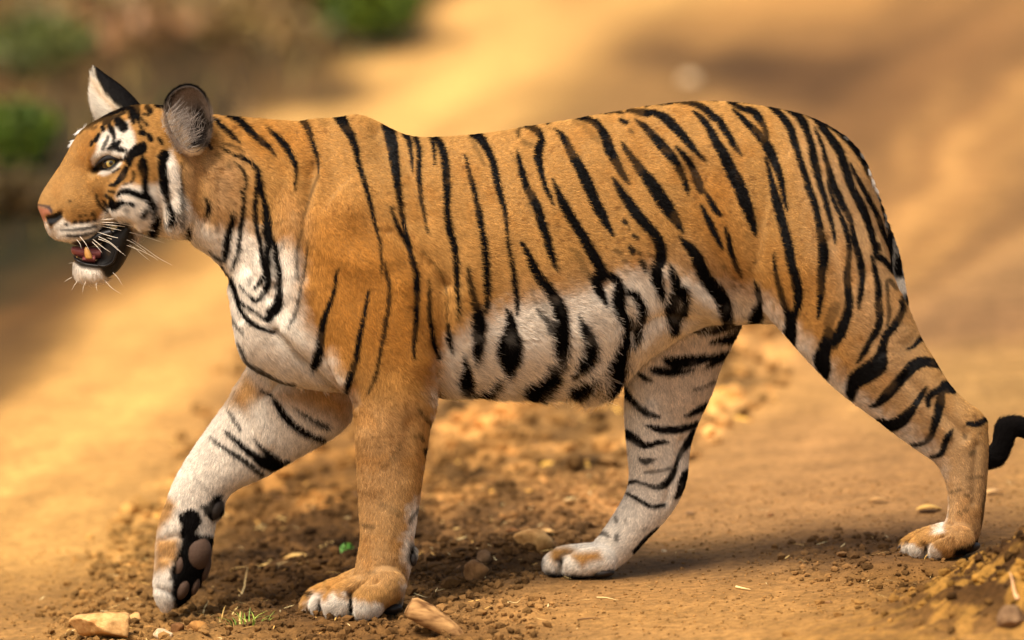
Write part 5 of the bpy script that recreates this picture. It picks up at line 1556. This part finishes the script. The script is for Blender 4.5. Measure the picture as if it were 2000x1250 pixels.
def region_loose(x0, x1, y0, y1, thr=.5):
    def f(g, N):
        x = g.uniform(x0, x1, N * 3); y = g.uniform(y0, y1, N * 3)
        k = (1 - path_mask(x, y)) * (0.35 + 1.3 * fbm(x * 7, y * 7, 55, 2)) > g.random(N * 3) * thr * 2
        return x[k][:N], y[k][:N]
    return f
crumbs('loose_clods', 24000, region_loose(-1.15, 1.2, -.75, 1.7), .0012, .013, M_crumb, 61, 'loose dark clods and crumbs of earth round the paws', power=5.5)
crumbs('loose_clods', 500, region_loose(-.42, .12, .10, .75), .004, .017, M_crumb, 64, 'big broken clods on the earth ridge behind the front paws', power=2.2, detail=2)
crumbs('far_clods', 3500, region_loose(-1.3, 1.3, 1.5, 6.5), .004, .030, M_crumb, 62, 'blurred clods and litter on the ground behind the tiger', power=3.2)
def anywhere(g, N):
    return g.uniform(-1.1, 1.1, N), g.uniform(-.7, 1.2, N)
crumbs('grit_crumbs', 14000, anywhere, .0008, .0042, M_crumb, 63, 'fine grit strewn over the whole track', power=3.5)
def on_mound(g, N):
    return 1.02 + g.normal(size=N) * .17, -.72 + g.normal(size=N) * .16
crumbs('mound_clods', 1500, on_mound, .0015, .013, M_crumb, 67, 'clods and straw bits on the earth mound at the right', power=3.0, detail=2)

# dry straw and leaf flakes
def flakes(name, N, reg, lmin, lmax, wd, cols, seed, label, curl=.2):
    g = np.random.default_rng(seed)
    x, y = reg(g, N); z = ground_z(x, y)
    V = []; Fc = []; Cc = []
    for i in range(len(x)):
        L = g.uniform(lmin, lmax); a = g.uniform(0, math.pi); w_ = wd * g.uniform(.6, 1.5)
        d = np.array([math.cos(a), math.sin(a) * .9, 0]); s = np.array([-d[1], d[0], g.uniform(-.3, .6)])
        o = np.array([x[i], y[i], z[i] + .003]); b = len(V); c = np.array(cols[g.integers(len(cols))]) * g.uniform(.8, 1.2)
        bend = g.normal() * curl; up = g.uniform(0, .25)
        for k in range(4):
            t = k / 3; m = o + d * L * (t - .5) + s * bend * L * (t - .5) ** 2 + np.array([0, 0, up * L * t])
            ww = w_ * (1 - abs(2 * t - 1) ** 3 * .8)
            V += [m - s * ww / 2, m + s * ww / 2]; Cc += [c, c]
            if k: Fc.append((b + 2 * k - 2, b + 2 * k - 1, b + 2 * k + 1, b + 2 * k))
    me2 = mesh_from(name, V, np.array(Fc), M_straw, np.array(Cc))
    o = link(name, me2); tag(o, label, 'litter', kind='stuff')
M_straw = material('straw', .6, .3, attr='tint')
straw_c = [lin(226, 190, 116), lin(208, 164, 88), lin(236, 212, 150), lin(176, 128, 66)]
flakes('straw_litter', 520, region_loose(-1.1, 1.1, -.6, 1.6, .35), .010, .040, .0016, straw_c, 71, 'thin bits of dry straw scattered on the loose earth')
flakes('straw_litter', 110, anywhere, .008, .03, .0011, straw_c, 72, 'sparse straw bits on the smooth part of the track')
flakes('leaf_litter', 420, region_loose(-1.3, 1.3, 1.3, 6.5, .4), .012, .045, .008, [lin(232, 180, 80), lin(216, 160, 72), lin(190, 130, 60), lin(120, 84, 44)], 73, 'dry yellow leaf litter on the ground behind the tiger')

def straw(label, u0, v0, u1, v1, wpx=3, rise=0.0, col=(232, 204, 140), name='straw', cat='straw'):
    x0, y0 = ground_at(u0, v0); x1, y1 = ground_at(u1, v1)
    n = 8; P2 = []
    for i in range(n):
        t = i / (n - 1); x = x0 + (x1 - x0) * t; y = y0 + (y1 - y0) * t + .004 * math.sin(3 * t)
        P2.append((x, y, float(ground_z(np.array([x]), np.array([y]))[0]) + .003 + rise * t))
    o = tube(name, P2, wpx / 2 / PXM, material(name, .6, .3, color=lin(*col)), None)
    return tag(o, label, cat)
straw('curved pale straw against the toes of the far hind paw', 1080, 1124, 1116, 1136)
straw('short bright straw flake on the track right of centre', 1438, 1150, 1466, 1160, 5)
straw('long thin straw below the far hind paw', 1166, 1171, 1208, 1178, 2.4)
straw('dark twig lying flat on the smooth track at the bottom', 1128, 1219, 1180, 1212, 3.2, 0, (96, 64, 34), 'twig', 'twig')
straw('pale straw at the left of the dirt below the dark stone', 992, 1180, 1016, 1178, 4)
straw('dry straw stalk rising left of the near front paw', 467, 1166, 484, 1134, 3, .02)
straw('slender straw lying before the near front toes', 634, 1142, 660, 1150, 4)
straw('straw leaning out of the crumbs under the lifted paw', 397, 1208, 408, 1192, 3, .015)
straw('pale dead stalk sticking from the earth mound at the right edge', 1988, 1190, 1972, 1160, 9, .03, (214, 168, 120), 'stalk', 'stalk')

# yellow leaf scraps behind the hind paw
def leaf(label, uu, vv, lpx, wpx, col, ang=0., name='dry_leaf', tilt=.15):
    x, y = ground_at(uu, vv); z = float(ground_z(np.array([x]), np.array([y]))[0])
    L = lpx / PXM; wd = wpx / PXM; V = []; Fc = []
    n = 9
    for i in range(n):
        t = i / (n - 1); h = math.sin(math.pi * min(1, t * 1.02)) ** .7 * wd / 2 + 1e-4
        for s in (-1, 0, 1):
            V.append((L * (t - .5), s * h * 2.2, .004 + tilt * L * t * (1 - t) * 2 + abs(s) * h * .5))
    for i in range(n - 1):
        for s in (0, 1):
            a = i * 3 + s; Fc.append((a, a + 1, a + 4, a + 3))
    o = link(name, mesh_from(name, V, Fc, material(name, .6, .3, color=lin(*col))))
    o.location = (x, y, z); o.rotation_euler = (0, 0, ang)
    md = o.modifiers.new('t', 'SOLIDIFY'); md.thickness = .0006
    return tag(o, label, 'leaf')
leaf('yellow dry leaf left of the near hind shank, farther of the two', 1716, 984, 40, 14, (196, 148, 84))
leaf('bright yellow dry leaf touching the near hind shank', 1815, 1003, 56, 18, (214, 168, 84), .1)
leaf('tan dry leaf behind the near hind heel', 1942, 968, 40, 16, (206, 160, 100), .3)
leaf('tan leaf flake on loose earth left of the near front leg', 583, 1096, 60, 16, (222, 176, 96), .1)
leaf('light leaf flake in front of the clods left of the near front paw', 520, 1112, 34, 12, (224, 182, 100), -.3)

def blade_plant(name, label, uu, vv, nb, h, spread, cols, seed, cat, wd=.0022, lean=.4):
    x, y = ground_at(uu, vv); z = float(ground_z(np.array([x]), np.array([y]))[0])
    root = empty(name, (x, y, z), label, cat)
    g = np.random.default_rng(seed)
    mats = [material(name, .55, .3, color=lin(*c)) for c in cols]
    for i in range(nb):
        a = g.uniform(0, 2 * math.pi); L = h * g.uniform(.5, 1.15); r = spread * math.sqrt(g.random()); ln = lean * g.uniform(.3, 1.6)
        o = np.array([math.cos(a) * r, math.sin(a) * r * .6, -.002]); a2 = a + g.normal() * .6; d = np.array([math.cos(a2), math.sin(a2), 0])
        s = np.array([-d[1], d[0], 0]); V = []; Fc = []
        for k in range(6):
            t = k / 5; m = o + d * ln * L * t * t + np.array([0, 0, L * (t - .3 * ln * t * t)]); ww = wd * (1 - t) ** .6 * g.uniform(.9, 1.1) + 1e-4
            V += [m - s * ww, m + s * ww]
            if k: Fc.append((2 * k - 2, 2 * k - 1, 2 * k + 1, 2 * k))
        q = bpy.data.objects.new('blade', mesh_from('blade', V, Fc, mats[i % len(mats)])); C.objects.link(q); q.parent = root
    return root
blade_plant('grass_tuft', 'small tuft of green and straw coloured grass at the bottom left of centre', 485, 1226, 34, .030, .045, [(120, 150, 52), (150, 168, 70), (214, 184, 110), (96, 122, 44)], 5, 'grass tuft', .0016, 1.0)
blade_plant('grass_tuft', 'sparse straw coloured tuft left of the green grass tuft', 432, 1214, 9, .034, .02, [(224, 196, 124), (206, 170, 96)], 9, 'grass tuft', .0012, 1.3)

def leafy(name, label, uu, vv, wid, hgt, nl, lsz, cols, seed, stems=8, dist=None):
    if dist is None: x, y = ground_at(uu, vv)
    else: x, y = dist
    z = float(ground_z(np.array([x]), np.array([y]))[0])
    root = empty(name, (x, y, z), label, 'shrub' if hgt > .08 else 'seedling')
    g = np.random.default_rng(seed)
    ms = material('stem', .7, .2, color=lin(90, 74, 40))
    V = []; Fc = []; Cc = []
    for k in range(stems):
        a = g.uniform(0, 2 * math.pi); tip = np.array([math.cos(a) * wid * .4 * g.random(), math.sin(a) * wid * .4 * g.random(), hgt * g.uniform(.6, .95)])
        q = tube('stem', [tip * t * np.array([t, t, 1]) for t in np.linspace(0, 1, 5)], .004 * hgt / .2, ms, None, 5); q.parent = root
    for i in range(nl):
        d = g.normal(size=3); d /= np.linalg.norm(d); r = g.random() ** .4
        c = np.array([d[0] * wid / 2 * r, d[1] * wid / 2 * r, hgt * .55 + d[2] * hgt * .45 * r])
        c[2] = max(c[2], .01)
        t = g.normal(size=3); t /= np.linalg.norm(t); s = np.cross(t, g.normal(size=3)); s /= np.linalg.norm(s)
        L = lsz * g.uniform(.6, 1.3); b = len(V); cc = lin(*cols[g.integers(len(cols))]) * g.uniform(.7, 1.3)
        V += [c - t * L, c + s * L * .45, c + t * L, c - s * L * .45]; Fc.append((b, b + 1, b + 2, b + 3)); Cc += [cc] * 4
    q = bpy.data.objects.new('foliage', mesh_from('foliage', V, np.array(Fc), M_leaf, np.array(Cc))); C.objects.link(q); q.parent = root
    return root
def leafb(n, l, b):
    a = n.new('ShaderNodeAttribute'); a.attribute_name = 'tint'; l.new(a.outputs['Color'], b.inputs['Base Color'])
    b.inputs['Transmission Weight'].default_value = 0.0
M_leaf = material('leaf', .5, .3, build=leafb)
GR = [(78, 98, 22), (96, 112, 26), (54, 74, 18)]
leafy('low_shrub', 'bright green shrub blurred at the top edge of the picture', 725, 92, .34, .26, 900, .030, GR, 81)
leafy('low_shrub', 'bright green shrub blurred at the left edge behind the tiger head', 36, 330, .24, .19, 700, .026, GR, 82)
leafy('low_shrub', 'faint dull green shrub in the top left corner', 70, 160, .40, .22, 500, .030, [(100, 104, 50), (88, 96, 44)], 83)
leafy('seedling', 'tiny green seedling left of the near front leg', 682, 1088, .030, .022, 14, .009, [(96, 150, 62), (80, 130, 50)], 84, stems=2)
# dry brush of the verge, top left
for k, (uu, vv, ww, hh, cl, lb) in enumerate([
    (160, 110, .7, .30, [(120, 84, 50), (150, 108, 66), (96, 74, 40)], 'brown dry brush standing left of centre at the top left'),
    (330, 60, .8, .30, [(128, 104, 56), (112, 88, 50)], 'olive brown brush behind the far ear of the tiger'),
    (500, 90, .6, .24, [(132, 110, 60), (120, 90, 52)], 'low olive brush near the top left of the sandy bank'),
    (30, 420, .34, .16, [(96, 72, 38), (70, 56, 28)], 'dark low brush at the left edge below the green shrub'),
    (620, 30, .6, .24, [(126, 96, 56), (104, 84, 44)], 'brown brush left of the bright green shrub at the top')]):
    leafy('dry_brush', lb, uu, vv, ww, hh * .55, 260, .035, cl, 90 + k, stems=14)

# dry grass and stems of the verge, out of focus behind the head: uncountable
def verge_grass():
    g = np.random.default_rng(97)
    n = 5200
    y = g.uniform(2.5, 17, n); x = g.uniform(-2.4, 1.2, n)
    z = ground_z(x, y)
    uu, vv = UV(np.stack([x, y, z], -1))
    edge = np.interp(uu, [-200, 0, 330, 450, 600, 760, 900], [600, 560, 470, 300, 215, 120, -10])
    k = (vv < edge - 30 * g.random(n)) & (fbm(x * 1.6, y * .5, 99, 2) > .42)
    x, y, z = x[k], y[k], z[k]; n = len(x)
    L = g.uniform(.04, .15, n); a = g.uniform(0, 2 * np.pi, n); ln = g.uniform(.1, .8, n); w_ = g.uniform(.002, .006, n)
    pal = np.array([lin(140, 112, 56), lin(110, 92, 44), lin(90, 96, 38), lin(164, 128, 72), lin(84, 62, 36)])
    cc = pal[g.integers(0, 5, n)] * g.uniform(.7, 1.2, n)[:, None]
    V = []; C_ = []
    for t in (0, .5, 1):
        m = np.stack([x + np.cos(a) * ln * L * t * t, y + np.sin(a) * ln * L * t * t, z + L * t * (1 - .3 * ln * t)], -1)
        s = np.stack([-np.sin(a), np.cos(a), 0 * a], -1) * (w_ * (1.05 - t))[:, None]
        V += [m - s, m + s]; C_ += [cc, cc]
    V = np.stack(V, 1).reshape(-1, 3); C_ = np.stack(C_, 1).reshape(-1, 3)
    b = np.arange(n)[:, None] * 6
    Fc = np.concatenate([b + np.array([[0, 1, 3, 2]]), b + np.array([[2, 3, 5, 4]])])
    o = link('verge_grass', mesh_from('verge_grass', V, Fc, M_leaf, C_)); tag(o, 'dry olive grass and stems on the verge behind the tiger head', 'grass', kind='stuff')
verge_grass()
